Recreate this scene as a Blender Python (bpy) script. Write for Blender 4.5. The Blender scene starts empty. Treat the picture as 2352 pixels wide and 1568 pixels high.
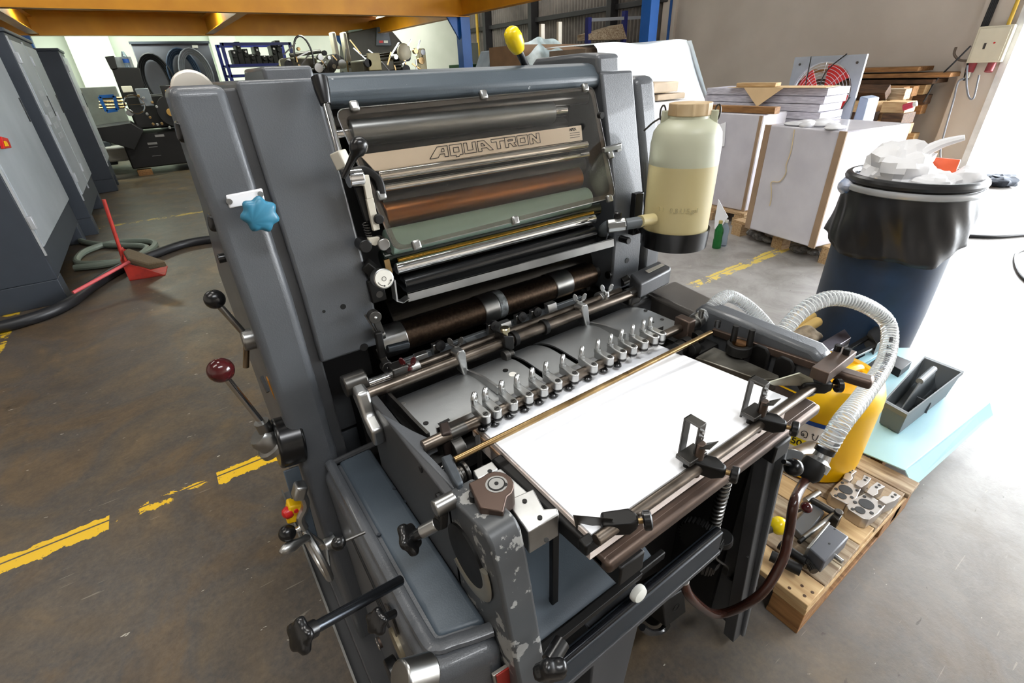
import bpy, bmesh, math, random
import numpy as np
from mathutils import Vector, Matrix, noise
random.seed(7)
SC = bpy.context.scene
COL = SC.collection
V = Vector
# ------------------------------------------------------------------ camera
CAM_H = 1.4
F_PX, PITCH, ROLL, YAW = 1099.0, .5155, -.0436, .596
def _rot():
    a, b, c = PITCH, ROLL, YAW
    Rz = np.array([[math.cos(c), -math.sin(c), 0], [math.sin(c), math.cos(c), 0], [0, 0, 1]])
    B = np.array([[1, 0, 0], [0, 0, -1], [0, 1, 0]], float)
    Pm = np.array([[1, 0, 0], [0, math.cos(a), -math.sin(a)], [0, math.sin(a), math.cos(a)]])
    Ro = np.array([[math.cos(b), -math.sin(b), 0], [math.sin(b), math.cos(b), 0], [0, 0, 1]])
    return Ro @ Pm @ B @ Rz
RC = _rot()
cam_d = bpy.data.cameras.new('camera')
cam = bpy.data.objects.new('camera', cam_d)
COL.objects.link(cam)
cam_d.sensor_width = 36
cam_d.lens = F_PX / 2352 * 36
cam_d.clip_start = .02
mw = Matrix.Identity(4)
for i in range(3):
    mw[i][0] = RC[0][i]; mw[i][1] = -RC[1][i]; mw[i][2] = -RC[2][i]
mw[2][3] = CAM_H
cam.matrix_world = mw
SC.camera = cam
# ------------------------------------------------------------------ light, world, exposure
SC.view_settings.view_transform = 'Standard'
SC.view_settings.look = 'None'
SC.view_settings.gamma = 1
SC.view_settings.exposure = -0.22
SC.view_settings.use_curve_mapping = False
w = bpy.data.worlds.new('sky'); SC.world = w; w.use_nodes = True
bg = w.node_tree.nodes['Background']
bg.inputs[0].default_value = (.92, .96, 1, 1)
bg.inputs[1].default_value = 26.0
def area(name, loc, size, power, col=(1, 1, 1), rot=(0, 0, 0)):
    d = bpy.data.lights.new(name, 'AREA'); d.shape = 'RECTANGLE'
    d.size, d.size_y = size; d.energy = power; d.color = col
    o = bpy.data.objects.new(name, d); COL.objects.link(o); o.location = loc; o.rotation_euler = rot
    return o
# fluorescent ceiling and mezzanine lamps; the last three are added wall fills
LAMPS = [area('ceiling_lamp', (1.0, 2.0, 4.6), (2.4, .5), 100, (1, .97, .92)),
         area('ceiling_lamp', (-2.0, .6, 4.6), (2.4, .5), 70, (1, .95, .88)),
         area('ceiling_lamp', (.6, -1.6, 4.6), (2.4, .5), 150, (.96, .98, 1)),
         area('ceiling_lamp', (-2.5, 5.5, 4.6), (2.4, .5), 70, (1, .95, .88)),
         area('ceiling_lamp', (4.5, 4.5, 4.6), (2.4, .5), 70, (1, .97, .92)),
         area('ceiling_lamp', (6.5, 10.5, 4.6), (2.4, .5), 110, (1, .97, .9)),
         area('mezzanine_lamp', (1.2, 10.6, 2.50), (1.5, .12), 60, (.93, 1, .84)),
         area('mezzanine_lamp', (3.6, 10.6, 2.50), (1.5, .12), 60, (.93, 1, .84)),
         area('mezzanine_lamp', (-.9, 10.6, 2.50), (1.5, .12), 60, (.93, 1, .84)),
         area('wall_fill', (-.2, 13.0, 2.5), (1.8, .12), 75, (.93, 1, .88), (.5, 0, 0)),  # this and the next two: added fill lights brightening the back wall
         area('wall_fill', (2.6, 13.0, 2.5), (1.8, .12), 55, (.93, 1, .88), (.5, 0, 0)),
         area('wall_fill', (6.2, 13.0, 3.2), (1.8, .12), 80, (1, .97, .9), (.5, 0, 0))]
# ------------------------------------------------------------------ pixel -> point on a known plane
def ray(x, y):
    d = RC.T @ np.array([(x - 1176) / F_PX, (y - 784) / F_PX, 1])
    return V(d)
O = V((0, 0, CAM_H))
def PZ(x, y, z): d = ray(x, y); return O + d * ((z - CAM_H) / d.z)
def PX(x, y, X): d = ray(x, y); return O + d * (X / d.x)
def PY(x, y, Y): d = ray(x, y); return O + d * (Y / d.y)
def PS(x, y, Y0, Z0, s):          # plane Y = Y0 + s (z - Z0)
    d = ray(x, y); return O + d * ((Y0 + s * (CAM_H - Z0)) / (d.y - s * d.z))
# ------------------------------------------------------------------ materials
def lin(c):
    r = []
    for v in c[:3]:
        v = v / 255
        r.append(v / 12.92 if v <= .04045 else ((v + .055) / 1.055) ** 2.4)
    return (*r, 1)
MATS = {}
def mat(name, col, rough=.5, metal=0., col2=None, var=.35, vs=6., bump=0., bs=120., chip=None, chip_t=.62, chip_s=14.,
        trans=0., ior=1.45, alpha=1., emit=None, es=0., coat=0., rvar=0., stretch=None, spec=.5):
    if name in MATS: return MATS[name]
    m = bpy.data.materials.new(name); m.use_nodes = True
    nt = m.node_tree; N = nt.nodes; L = nt.links
    b = N['Principled BSDF']
    b.inputs['Roughness'].default_value = rough; b.inputs['Metallic'].default_value = metal
    b.inputs['Transmission Weight'].default_value = trans; b.inputs['IOR'].default_value = ior
    b.inputs['Alpha'].default_value = alpha; b.inputs['Coat Weight'].default_value = coat
    b.inputs['Specular IOR Level'].default_value = spec
    if emit: b.inputs['Emission Color'].default_value = lin(emit); b.inputs['Emission Strength'].default_value = es
    tc = N.new('ShaderNodeTexCoord'); src = tc.outputs['Object']
    if stretch:
        mp = N.new('ShaderNodeMapping'); mp.inputs['Scale'].default_value = stretch; L.new(src, mp.inputs[0]); src = mp.outputs[0]
    if col2 is None: col2 = tuple(max(0, min(255, v * (1 - .28 * var))) for v in col)
    nz = N.new('ShaderNodeTexNoise'); nz.inputs['Scale'].default_value = vs; nz.inputs['Detail'].default_value = 5
    L.new(src, nz.inputs['Vector'])
    rp = N.new('ShaderNodeValToRGB'); rp.color_ramp.elements[0].position = .35; rp.color_ramp.elements[1].position = .68
    rp.color_ramp.elements[0].color = lin(col2); rp.color_ramp.elements[1].color = lin(col)
    L.new(nz.outputs['Fac'], rp.inputs[0]); out = rp.outputs[0]
    if chip:
        n2 = N.new('ShaderNodeTexNoise'); n2.inputs['Scale'].default_value = chip_s; n2.inputs['Detail'].default_value = 6
        n2.inputs['Roughness'].default_value = .62
        L.new(src, n2.inputs['Vector'])
        r2 = N.new('ShaderNodeValToRGB'); r2.color_ramp.elements[0].position = chip_t; r2.color_ramp.elements[1].position = chip_t + .015
        L.new(n2.outputs['Fac'], r2.inputs[0])
        mx = N.new('ShaderNodeMix'); mx.data_type = 'RGBA'
        L.new(r2.outputs[0], mx.inputs[0]); L.new(out, mx.inputs[6]); mx.inputs[7].default_value = lin(chip); out = mx.outputs[2]
    L.new(out, b.inputs['Base Color'])
    if rvar:
        mr = N.new('ShaderNodeMapRange'); mr.inputs[3].default_value = max(.02, rough - rvar); mr.inputs[4].default_value = min(1, rough + rvar)
        L.new(nz.outputs['Fac'], mr.inputs[0]); L.new(mr.outputs[0], b.inputs['Roughness'])
    if bump:
        n3 = N.new('ShaderNodeTexNoise'); n3.inputs['Scale'].default_value = bs; n3.inputs['Detail'].default_value = 2
        L.new(src, n3.inputs['Vector'])
        bp = N.new('ShaderNodeBump'); bp.inputs['Strength'].default_value = bump; bp.inputs['Distance'].default_value = .002
        L.new(n3.outputs['Fac'], bp.inputs['Height']); L.new(bp.outputs[0], b.inputs['Normal'])
    MATS[name] = m
    return m
# ------------------------------------------------------------------ mesh builder
def basis(d):
    d = V(d).normalized(); t = V((0, 0, 1)) if abs(d.z) < .9 else V((1, 0, 0))
    u = d.cross(t).normalized(); return d, u, d.cross(u).normalized()
def catmull(pts, k=8, closed=False):
    P = [V(p) for p in pts]; n = len(P); out = []
    rng = range(n) if closed else range(n - 1)
    for i in rng:
        if closed: a, b, c, d = P[(i - 1) % n], P[i], P[(i + 1) % n], P[(i + 2) % n]
        else: a, b, c, d = P[max(i - 1, 0)], P[i], P[i + 1], P[min(i + 2, n - 1)]
        for j in range(k):
            t = j / k
            out.append(.5 * ((2 * b) + (c - a) * t + (2 * a - 5 * b + 4 * c - d) * t * t + (3 * b - a - 3 * c + d) * t ** 3))
    if not closed: out.append(P[-1])
    return out
class MB:
    def __init__(s): s.v = []; s.f = []; s.m = []; s.c = 0
    def use(s, i): s.c = i; return s
    def add(s, vs, fs):
        k = len(s.v); s.v += [tuple(p) for p in vs]
        for f in fs: s.f.append([i + k for i in f]); s.m.append(s.c)
        return s
    def box(s, a, b):
        (x0, y0, z0), (x1, y1, z1) = a, b
        return s.hexa([(x0, y0, z0), (x1, y0, z0), (x1, y1, z0), (x0, y1, z0)], [(x0, y0, z1), (x1, y0, z1), (x1, y1, z1), (x0, y1, z1)])
    def hexa(s, lo, hi):
        n = len(lo)
        fs = [list(range(n))[::-1], [n + i for i in range(n)]]
        fs += [[i, (i + 1) % n, n + (i + 1) % n, n + i] for i in range(n)]
        return s.add(list(lo) + list(hi), fs)
    def obox(s, c, ax, h):            # centre, three axes, three half sizes
        c = V(c); A = [V(a).normalized() * k for a, k in zip(ax, h)]
        lo = [c - A[2] + A[0] * i + A[1] * j for i, j in ((-1, -1), (1, -1), (1, 1), (-1, 1))]
        hi = [p + A[2] * 2 for p in lo]
        return s.hexa(lo, hi)
    def bar(s, p0, p1, wd, th, up=(0, 0, 1)):   # rectangular bar between two points
        p0, p1 = V(p0), V(p1); d = (p1 - p0); l = d.length; d.normalize()
        u = d.cross(V(up)).normalized(); n = u.cross(d).normalized()
        return s.obox((p0 + p1) / 2, (d, u, n), (l / 2, wd / 2, th / 2))
    def prism(s, pts, axis, a, b):
        def mk(p, t): return {'x': (t, p[0], p[1]), 'y': (p[0], t, p[1]), 'z': (p[0], p[1], t)}[axis]
        return s.hexa([mk(p, a) for p in pts], [mk(p, b) for p in pts])
    def slab(s, poly, ext):
        e = V(ext); return s.hexa([V(p) for p in poly], [V(p) + e for p in poly])
    def cyl(s, p0, p1, r, r1=None, n=20):
        p0, p1 = V(p0), V(p1); r1 = r if r1 is None else r1
        d, u, w_ = basis(p1 - p0)
        ring = lambda p, q: [p + (u * math.cos(2 * math.pi * i / n) + w_ * math.sin(2 * math.pi * i / n)) * q for i in range(n)]
        return s.hexa(ring(p0, r), ring(p1, r1))
    def lathe(s, p0, d, prof, n=24, sx=1., sy=1.):
        p0 = V(p0); d, u, w_ = basis(d)
        vs = []; fs = []
        for t, r in prof:
            vs += [p0 + d * t + (u * math.cos(2 * math.pi * i / n) * sx + w_ * math.sin(2 * math.pi * i / n) * sy) * r for i in range(n)]
        for k in range(len(prof) - 1):
            fs += [[k * n + i, k * n + (i + 1) % n, (k + 1) * n + (i + 1) % n, (k + 1) * n + i] for i in range(n)]
        fs += [list(range(n))[::-1], [(len(prof) - 1) * n + i for i in range(n)]]
        return s.add(vs, fs)
    def sphere(s, c, r, n=20, m=12, sc=(1, 1, 1)):
        c = V(c); prof = []
        vs = []; fs = []
        for j in range(m + 1):
            th = math.pi * (j + .001) / (m + .002)
            vs += [c + V((math.sin(th) * math.cos(2 * math.pi * i / n) * sc[0], math.sin(th) * math.sin(2 * math.pi * i / n) * sc[1], math.cos(th) * sc[2])) * r for i in range(n)]
        for k in range(m):
            fs += [[k * n + i, (k + 1) * n + i, (k + 1) * n + (i + 1) % n, k * n + (i + 1) % n] for i in range(n)]
        return s.add(vs, fs)
    def tube(s, pts, r, n=10, closed=False, flat=None, up=(0, 0, 1)):
        P = [V(p) for p in pts]; N = len(P); vs = []; fs = []
        T = []
        for i in range(N):
            a = P[(i - 1) % N] if (closed or i) else P[i]; b = P[(i + 1) % N] if (closed or i < N - 1) else P[i]
            T.append((b - a).normalized())
        t0, u, w_ = basis(T[0])
        for i in range(N):
            if i:
                q = T[i - 1].rotation_difference(T[i]); u = q @ u
            u = (u - T[i] * u.dot(T[i])).normalized(); ww = T[i].cross(u)
            rr = r(i / max(1, N - 1)) if callable(r) else r
            fy = flat if flat else 1
            vs += [P[i] + (u * math.cos(2 * math.pi * k / n) + ww * math.sin(2 * math.pi * k / n) * fy) * rr for k in range(n)]
        for k in range(N if closed else N - 1):
            k2 = (k + 1) % N
            fs += [[k * n + i, k * n + (i + 1) % n, k2 * n + (i + 1) % n, k2 * n + i] for i in range(n)]
        if not closed: fs += [list(range(n))[::-1], [(N - 1) * n + i for i in range(n)]]
        return s.add(vs, fs)
    def ribbon(s, pts, wd, th):       # strip along pts: wd, th vectors
        wd, th = V(wd), V(th); P = [V(p) for p in pts]; vs = []; fs = []
        for p in P: vs += [p - wd / 2 - th / 2, p + wd / 2 - th / 2, p + wd / 2 + th / 2, p - wd / 2 + th / 2]
        for k in range(len(P) - 1):
            fs += [[k * 4 + i, k * 4 + (i + 1) % 4, (k + 1) * 4 + (i + 1) % 4, (k + 1) * 4 + i] for i in range(4)]
        e = (len(P) - 1) * 4
        fs += [[3, 2, 1, 0], [e, e + 1, e + 2, e + 3]]
        return s.add(vs, fs)
    def grid(s, fn, nu, nv):
        vs = [fn(i / nu, j / nv) for j in range(nv + 1) for i in range(nu + 1)]
        fs = [[j * (nu + 1) + i, j * (nu + 1) + i + 1, (j + 1) * (nu + 1) + i + 1, (j + 1) * (nu + 1) + i] for j in range(nv) for i in range(nu)]
        return s.add(vs, fs)
    def build(s, name, m, parent=None, bevel=0., seg=2, ang=35, solid=0., label=None):
        me = bpy.data.meshes.new(name); me.from_pydata(s.v, [], s.f)
        ms = m if isinstance(m, (list, tuple)) else [m]
        for q in ms: me.materials.append(q)
        me.polygons.foreach_set('material_index', s.m)
        bm = bmesh.new(); bm.from_mesh(me)
        bmesh.ops.recalc_face_normals(bm, faces=bm.faces); bm.to_mesh(me); bm.free()
        for p in me.polygons: p.use_smooth = True
        me.set_sharp_from_angle(angle=math.radians(ang))
        o = bpy.data.objects.new(name, me); COL.objects.link(o)
        if solid:
            md = o.modifiers.new('thick', 'SOLIDIFY'); md.thickness = solid; md.offset = 0
        if bevel:
            md = o.modifiers.new('bevel', 'BEVEL'); md.width = bevel; md.segments = seg; md.limit_method = 'ANGLE'
            md.angle_limit = math.radians(40); md.harden_normals = False
        if parent is not None:
            o.parent = parent
            g = parent; t = V((0, 0, 0))
            while g is not None: t = t + g.location; g = g.parent
            if parent.type == 'EMPTY': o.matrix_parent_inverse = Matrix.Translation(-t)
        if label: o['label'] = label
        return o
def thing(name, label, cat, loc=(0, 0, 0), group=None):
    o = bpy.data.objects.new(name, None); COL.objects.link(o); o.location = loc; o.empty_display_size = .05
    o['label'] = label; o['category'] = cat
    if group: o['group'] = group
    return o
def tag(o, label, cat, group=None):
    o['label'] = label; o['category'] = cat
    if group: o['group'] = group
    return o
def struct(o): o['kind'] = 'structure'; return o
def copy_tree(o, loc, rz=None, label=None):
    r = o.copy(); COL.objects.link(r); r.location = loc
    if rz is not None: r.rotation_euler.z = rz
    if label: r['label'] = label
    for ch in list(o.children):
        c = ch.copy(); COL.objects.link(c); c.parent = r
        for g in list(ch.children):
            d = g.copy(); COL.objects.link(d); d.parent = c
    return r
def text_mesh(name, s, size, m, parent, origin, ux, uy, extrude=.0006, bold=0., align='LEFT', outline=0.):
    cu = bpy.data.curves.new(name, 'FONT'); cu.body = s; cu.size = size; cu.extrude = extrude; cu.offset = bold; cu.align_x = align
    if outline: cu.fill_mode = 'NONE'; cu.bevel_depth = outline; cu.bevel_resolution = 1; cu.extrude = 0
    t = bpy.data.objects.new(name + '_tmp', cu); COL.objects.link(t)
    me = bpy.data.meshes.new_from_object(t.evaluated_get(bpy.context.evaluated_depsgraph_get()))
    bpy.data.objects.remove(t); bpy.data.curves.remove(cu)
    ux, uy = V(ux).normalized(), V(uy).normalized(); uz = ux.cross(uy).normalized()
    M4 = Matrix((ux, uy, uz)).transposed().to_4x4(); M4.translation = V(origin)
    me.transform(M4); me.name = name
    me.materials.clear(); me.materials.append(m)
    o = bpy.data.objects.new(name, me); COL.objects.link(o)
    if parent is not None:
        o.parent = parent
        if parent.type == 'EMPTY': o.matrix_parent_inverse = Matrix.Translation(-V(parent.location))
    return o
# ------------------------------------------------------------------ palette
paint = mat('grey hammered enamel', (84, 87, 91), .36, 0, var=.3, vs=5, bump=.22, bs=420, rvar=.06, coat=.15)
paint_d = mat('dark grey enamel', (66, 67, 69), .42, 0, var=.4, vs=6, bump=.1, bs=400, rvar=.08)
paint_chip = mat('chipped grey enamel', (78, 80, 82), .38, .1, var=.3, chip=(150, 150, 147), chip_t=.56, chip_s=24)
paint_blue = mat('blue grey enamel', (76, 86, 95), .4, 0, var=.3, vs=5, bump=.12, bs=420, rvar=.08)
hood_m = mat('scuffed blue grey enamel', (72, 81, 88), .38, 0, var=.25, chip=(186, 190, 192), chip_t=.71, chip_s=38, bump=.15, bs=420)
steel = mat('brushed steel', (172, 172, 170), .32, 1, var=.4, vs=12, rvar=.1)
steel_d = mat('oily dark steel', (92, 90, 87), .38, .9, var=.6, vs=14, rvar=.12)
brown_st = mat('brown tarnished steel', (108, 92, 82), .45, .8, (76, 65, 59), vs=9, rvar=.12)
rod_m = mat('worn brown shaft', (132, 122, 112), .32, .95, (92, 84, 76), vs=18, rvar=.1)
chrome = mat('polished chrome', (214, 214, 214), .08, 1, var=.1)
alu = mat('cast aluminium', (198, 199, 198), .36, 1, var=.35, vs=20, rvar=.1)
alu_pl = mat('feed board plate', (180, 183, 184), .4, .95, var=.25, vs=4, bump=.08, bs=500, rvar=.05)
black = mat('black plastic', (20, 20, 21), .26, 0, var=.2, spec=.6)
black_m = mat('black oily iron', (22, 21, 20), .5, .3, var=.5, vs=10, rvar=.15)
void = mat('interior shade black', (11, 10, 9), .6, 0, var=.4)  # shade of gaps, openings and holes put into the colour
brass = mat('worn brass', (176, 148, 104), .3, 1, (128, 104, 70), vs=20, rvar=.1)
white_p = mat('white plastic', (214, 214, 206), .4, 0, var=.15)
overlit_lbl = mat('overlit metal plate', (246, 247, 250), .22, .2, var=.05)  # bare metal plate, its overexposed glare put in as white
maroon = mat('maroon bakelite', (72, 20, 22), .18, 0, var=.3, coat=.3)
ivory = mat('ivory painted metal', (196, 190, 174), .45, 0, var=.2)
knobblue = mat('blue grip plastic', (52, 118, 146), .36, 0, var=.15, bump=.05)
yellow_p = mat('yellow grip plastic', (238, 208, 20), .25, 0, var=.1, chip=(60, 50, 20), chip_t=.76, chip_s=30)
estop_y = mat('yellow switch plastic', (226, 178, 10), .4, 0, var=.2)
red_p = mat('red plastic', (196, 34, 30), .35, 0, var=.2)
copper = mat('copper roller', (140, 92, 52), .3, .9, (112, 72, 40), vs=5)
green_r = mat('green rubber roller', (128, 150, 138), .42, 0, var=.15)
black_r = mat('black ink roller', (14, 15, 16), .2, 0, var=.2)
glass_m = mat('smoked guard sheet', (244, 238, 230), .03, 0, var=.05, trans=1, ior=1.45)
plate_al = mat('satin name plate', (236, 222, 202), .5, .15, var=.06, vs=3)
ink = mat('black print', (24, 22, 26), .5)
ink_g = mat('grey print', (90, 86, 80), .5)
paper_w = mat('white paper', (244, 246, 250), .7, 0, var=.03)
paper_e = mat('kraft board edge', (196, 160, 128), .7, 0, var=.3, vs=30)
orange_m = mat('orange lacquer', (214, 138, 30), .35, 0, var=.2)
cloud = mat('milky polyethylene', (214, 216, 190), .42, 0, var=.18, vs=4, trans=.35)
liquid = mat('amber tinted polyethylene', (216, 202, 150), .42, 0, var=.15, vs=4, trans=.35)
hose_clear = mat('clear hose', (240, 243, 245), .18, 0, var=.05, trans=.75, ior=1.12)
hose_wire = mat('white spiral reinforcement', (232, 236, 236), .3, 0, var=.1)
brown_h = mat('brown rubber hose', (62, 34, 26), .22, 0, var=.4, coat=.3)
# ================================================================== the hall
def floor_mat():
    m = bpy.data.materials.new('stained concrete'); m.use_nodes = True; nt = m.node_tree; N = nt.nodes; L = nt.links
    b = N['Principled BSDF']; tc = N.new('ShaderNodeTexCoord'); src = tc.outputs['Object']
    def nz(s, d=6, r=.6, dist=0, st=None):
        n = N.new('ShaderNodeTexNoise'); n.inputs['Scale'].default_value = s; n.inputs['Detail'].default_value = d; n.inputs['Roughness'].default_value = r; n.inputs['Distortion'].default_value = dist
        if st:
            mp = N.new('ShaderNodeMapping'); mp.inputs['Scale'].default_value = st; mp.inputs['Rotation'].default_value = (0, 0, .35); L.new(src, mp.inputs[0]); L.new(mp.outputs[0], n.inputs['Vector'])
        else: L.new(src, n.inputs['Vector'])
        return n.outputs['Fac']
    def ramp(x, ps):
        r = N.new('ShaderNodeValToRGB'); e = r.color_ramp.elements
        while len(e) < len(ps): e.new(.5)
        for i, (p, c) in enumerate(ps): e[i].position = p; e[i].color = lin(c) if len(c) == 3 and max(c) > 1 else (*c, 1)
        L.new(x, r.inputs[0]); return r.outputs[0]
    def mix(f, a, b_):
        q = N.new('ShaderNodeMix'); q.data_type = 'RGBA'; L.new(f, q.inputs[0])
        for v, k in ((a, 6), (b_, 7)):
            if hasattr(v, 'links'): L.new(v, q.inputs[k])
            else: q.inputs[k].default_value = lin(v)
        return q.outputs[2]
    def math_(op, a, b_=None):
        q = N.new('ShaderNodeMath'); q.operation = op
        for i, v in enumerate((a, b_)):
            if v is None: continue
            if hasattr(v, 'links'): L.new(v, q.inputs[i])
            else: q.inputs[i].default_value = v
        return q.outputs[0]
    base = ramp(nz(1.7, 8, .62, .6), [(.30, (46, 41, 36)), (.42, (96, 78, 54)), (.50, (70, 68, 66)), (.60, (94, 80, 60)), (.72, (140, 114, 76))])
    blot = ramp(nz(3.6, 7, .7, .8), [(.32, (0, 0, 0)), (.62, (1, 1, 1))])
    c = mix(math_('MULTIPLY', blot, .5), base, (50, 45, 41))
    fine = ramp(nz(55, 5, .75), [(.35, (0, 0, 0)), (.7, (1, 1, 1))])
    c = mix(math_('MULTIPLY', fine, .4), c, (122, 106, 86))
    mid = ramp(nz(11, 5, .7, .5), [(.42, (0, 0, 0)), (.66, (1, 1, 1))])
    c = mix(math_('MULTIPLY', mid, .35), c, (52, 46, 42))
    # the part of the floor by the door is lighter and greyer
    sx = N.new('ShaderNodeSeparateXYZ'); L.new(src, sx.inputs[0])
    mr = N.new('ShaderNodeMapRange'); mr.inputs[1].default_value = .9; mr.inputs[2].default_value = 2.6; L.new(math_('ADD', sx.outputs[0], math_('MULTIPLY', nz(1.3), .5)), mr.inputs[0])
    grey = mix(blot, (126, 122, 117), (158, 155, 151))
    c = mix(mr.outputs[0], c, grey)
    dk = ramp(nz(13, 3, .6, .2, (1, 3, 1)), [(.70, (0, 0, 0)), (.74, (1, 1, 1))]); c = mix(math_('MULTIPLY', dk, .6), c, (72, 66, 62))
    # white paint spots and scratches
    sp = ramp(nz(17, 3, .55, 0, (1, 2.6, 1)), [(.715, (0, 0, 0)), (.73, (1, 1, 1))]); c = mix(math_('MULTIPLY', sp, .75), c, (196, 190, 176))
    sc_ = ramp(nz(9, 2, .5, 0, (.6, 9, 1)), [(.72, (0, 0, 0)), (.735, (1, 1, 1))]); c = mix(math_('MULTIPLY', sc_, .3), c, (176, 168, 152))
    # worn yellow floor lines (paint) with a crack along the first
    def band(axis, c0, hw, lo, hi, wear_t, col, other=1):
        d = math_('ABSOLUTE', math_('SUBTRACT', sx.outputs[axis], c0))
        nn = nz(22, 6, .7)
        inside = math_('LESS_THAN', math_('ADD', d, math_('MULTIPLY', math_('SUBTRACT', nn, .5), .07)), hw)
        a = sx.outputs[other]
        seg = math_('MULTIPLY', math_('GREATER_THAN', a, lo), math_('LESS_THAN', a, hi))
        wear = math_('MULTIPLY', math_('LESS_THAN', nz(5.5, 7, .7, .4), wear_t), math_('LESS_THAN', nz(38, 4, .6), .66))
        return math_('MULTIPLY', math_('MULTIPLY', inside, seg), wear)
    Y1 = 1.885
    crack = math_('GREATER_THAN', math_('ABSOLUTE', math_('SUBTRACT', sx.outputs[1], Y1 + .012)), .004)
    for lo, hi, wt, hw in ((-1.6, -.56, .60, .042), (-.56, -.16, .46, .03), (-.2, .6, .62, .042), (1.6, 6.5, .52, .045)):
        f_ = math_('MULTIPLY', band(1, Y1, hw, lo, hi, wt, None, 0), crack); c = mix(f_, c, (226, 182, 30) if lo < 1 else (222, 196, 96))
    c = mix(band(1, 7.22, .05, -2, 4, .49, None, 0), c, (190, 160, 50))
    c = mix(band(0, -1.2, .05, 1, 5, .5, None, 1), c, (206, 170, 40))
    L.new(c, b.inputs['Base Color'])
    rr = N.new('ShaderNodeMapRange'); rr.inputs[3].default_value = .26; rr.inputs[4].default_value = .55; L.new(nz(2.6, 6, .6), rr.inputs[0]); L.new(rr.outputs[0], b.inputs['Roughness'])
    bp = N.new('ShaderNodeBump'); bp.inputs['Strength'].default_value = .12; bp.inputs['Distance'].default_value = .004; L.new(nz(60, 4, .7), bp.inputs['Height']); L.new(bp.outputs[0], b.inputs['Normal'])
    return m
struct(MB().box((-6, -7, -.1), (16, 14.7, 0)).build('floor', floor_mat()))
wall_m = mat('off white plaster', (206, 196, 184), .8, 0, (192, 182, 170), vs=1.2, bump=.1, bs=60)
wall_g = mat('pale green plaster', (226, 234, 220), .8, 0, (212, 222, 206), vs=1.2)
struct(MB().box((-6, 14.6, 0), (9.1, 14.8, 5.2)).build('wall_back', wall_g))
struct(MB().box((-6.2, -7, 0), (-6, 14.8, 5.2)).build('wall_left', wall_m))
struct(MB().box((-6, -7.2, 0), (9.1, -7, 5.2)).build('wall_front', wall_m))
struct(MB().box((8.8, 2.3, 0), (9.0, 7.15, 5.2)).build('wall_right', wall_m))
# corrugated cladding further back
nY = 74; Ys = np.linspace(7.15, 14.6, nY * 4 + 1)
b_ = MB(); vs = []
for i, y in enumerate(Ys):
    x = 8.82 + (.0 if i % 4 in (0, 1) else .035); vs += [(x, y, 0), (x, y, 5.2)]
b_.add(vs, [[2 * i, 2 * i + 2, 2 * i + 3, 2 * i + 1] for i in range(len(Ys) - 1)])
clad = struct(b_.build('wall_cladding', mat('dull corrugated sheet', (138, 132, 126), .5, .3, (112, 108, 104), vs=3), ang=20, solid=.002))
drk = mat('dark steel section', (62, 62, 64), .5, .3)
for y in (13.4, 11.3, 8.6): MB().box((8.6, y - .07, 0), (8.82, y + .07, 5.2)).build('wall_post', drk, clad, .01)
for z in (1.6, 2.45, 3.3): MB().box((8.72, 7.2, z - .05), (8.8, 14.6, z + .05)).build('wall_purlin', drk, clad, .01)
struct(MB().box((8.74, 7.0, 0), (8.9, 7.3, 5.2)).build('trim_1', wall_m))
struct(MB().box((-6.2, -7, 5.2), (9.1, 14.8, 5.35)).build('ceiling', mat('roof sheet', (150, 150, 148), .6)))
struct(MB().box((8.75, -7, 3.6), (9.0, 2.3, 5.2)).build('trim_2', wall_m))
# door post
pil = struct(MB().box((8.55, 2.0, 0), (8.9, 2.36, 5.2)).build('trim_3', wall_m))
struct(MB().box((8.52, 1.93, 0), (8.72, 2.0, 5.2)).build('trim_4', mat('white door frame', (232, 232, 230), .5)))
struct(MB().box((9.1, -14, -.12), (40, 30, -.02)).build('ground', mat('bright yard concrete', (206, 206, 204), .7)))
# ================================================================== the offset press
PR = thing('printing_press', 'dark grey offset printing press with glass roller guard and white sheets in its feeder', 'printing press', (.6, 1.0, 0))
XL0, XL1, XR1, XR2 = .045, .265, .935, 1.13
def ball(m_, c, r): return m_.sphere(c, r, 22, 14)
def star(mb, c, d, r, t, lobes=6, amp=.14, n=48):
    d, u, w_ = basis(d); c = V(c)
    rings = []
    for k, (tt, q) in enumerate(((0, .82), (.18, .97), (.5, 1), (.82, .95), (1, .74))):
        rings.append([c + d * t * tt + (u * math.cos(a) + w_ * math.sin(a)) * r * q * (1 + amp * math.cos(lobes * a)) for a in [2 * math.pi * i / n for i in range(n)]])
    vs = [p for q in rings for p in q]; fs = []
    for k in range(4): fs += [[k * n + i, k * n + (i + 1) % n, (k + 1) * n + (i + 1) % n, (k + 1) * n + i] for i in range(n)]
    fs += [list(range(n))[::-1], [4 * n + i for i in range(n)]]
    return mb.add(vs, fs)
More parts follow.
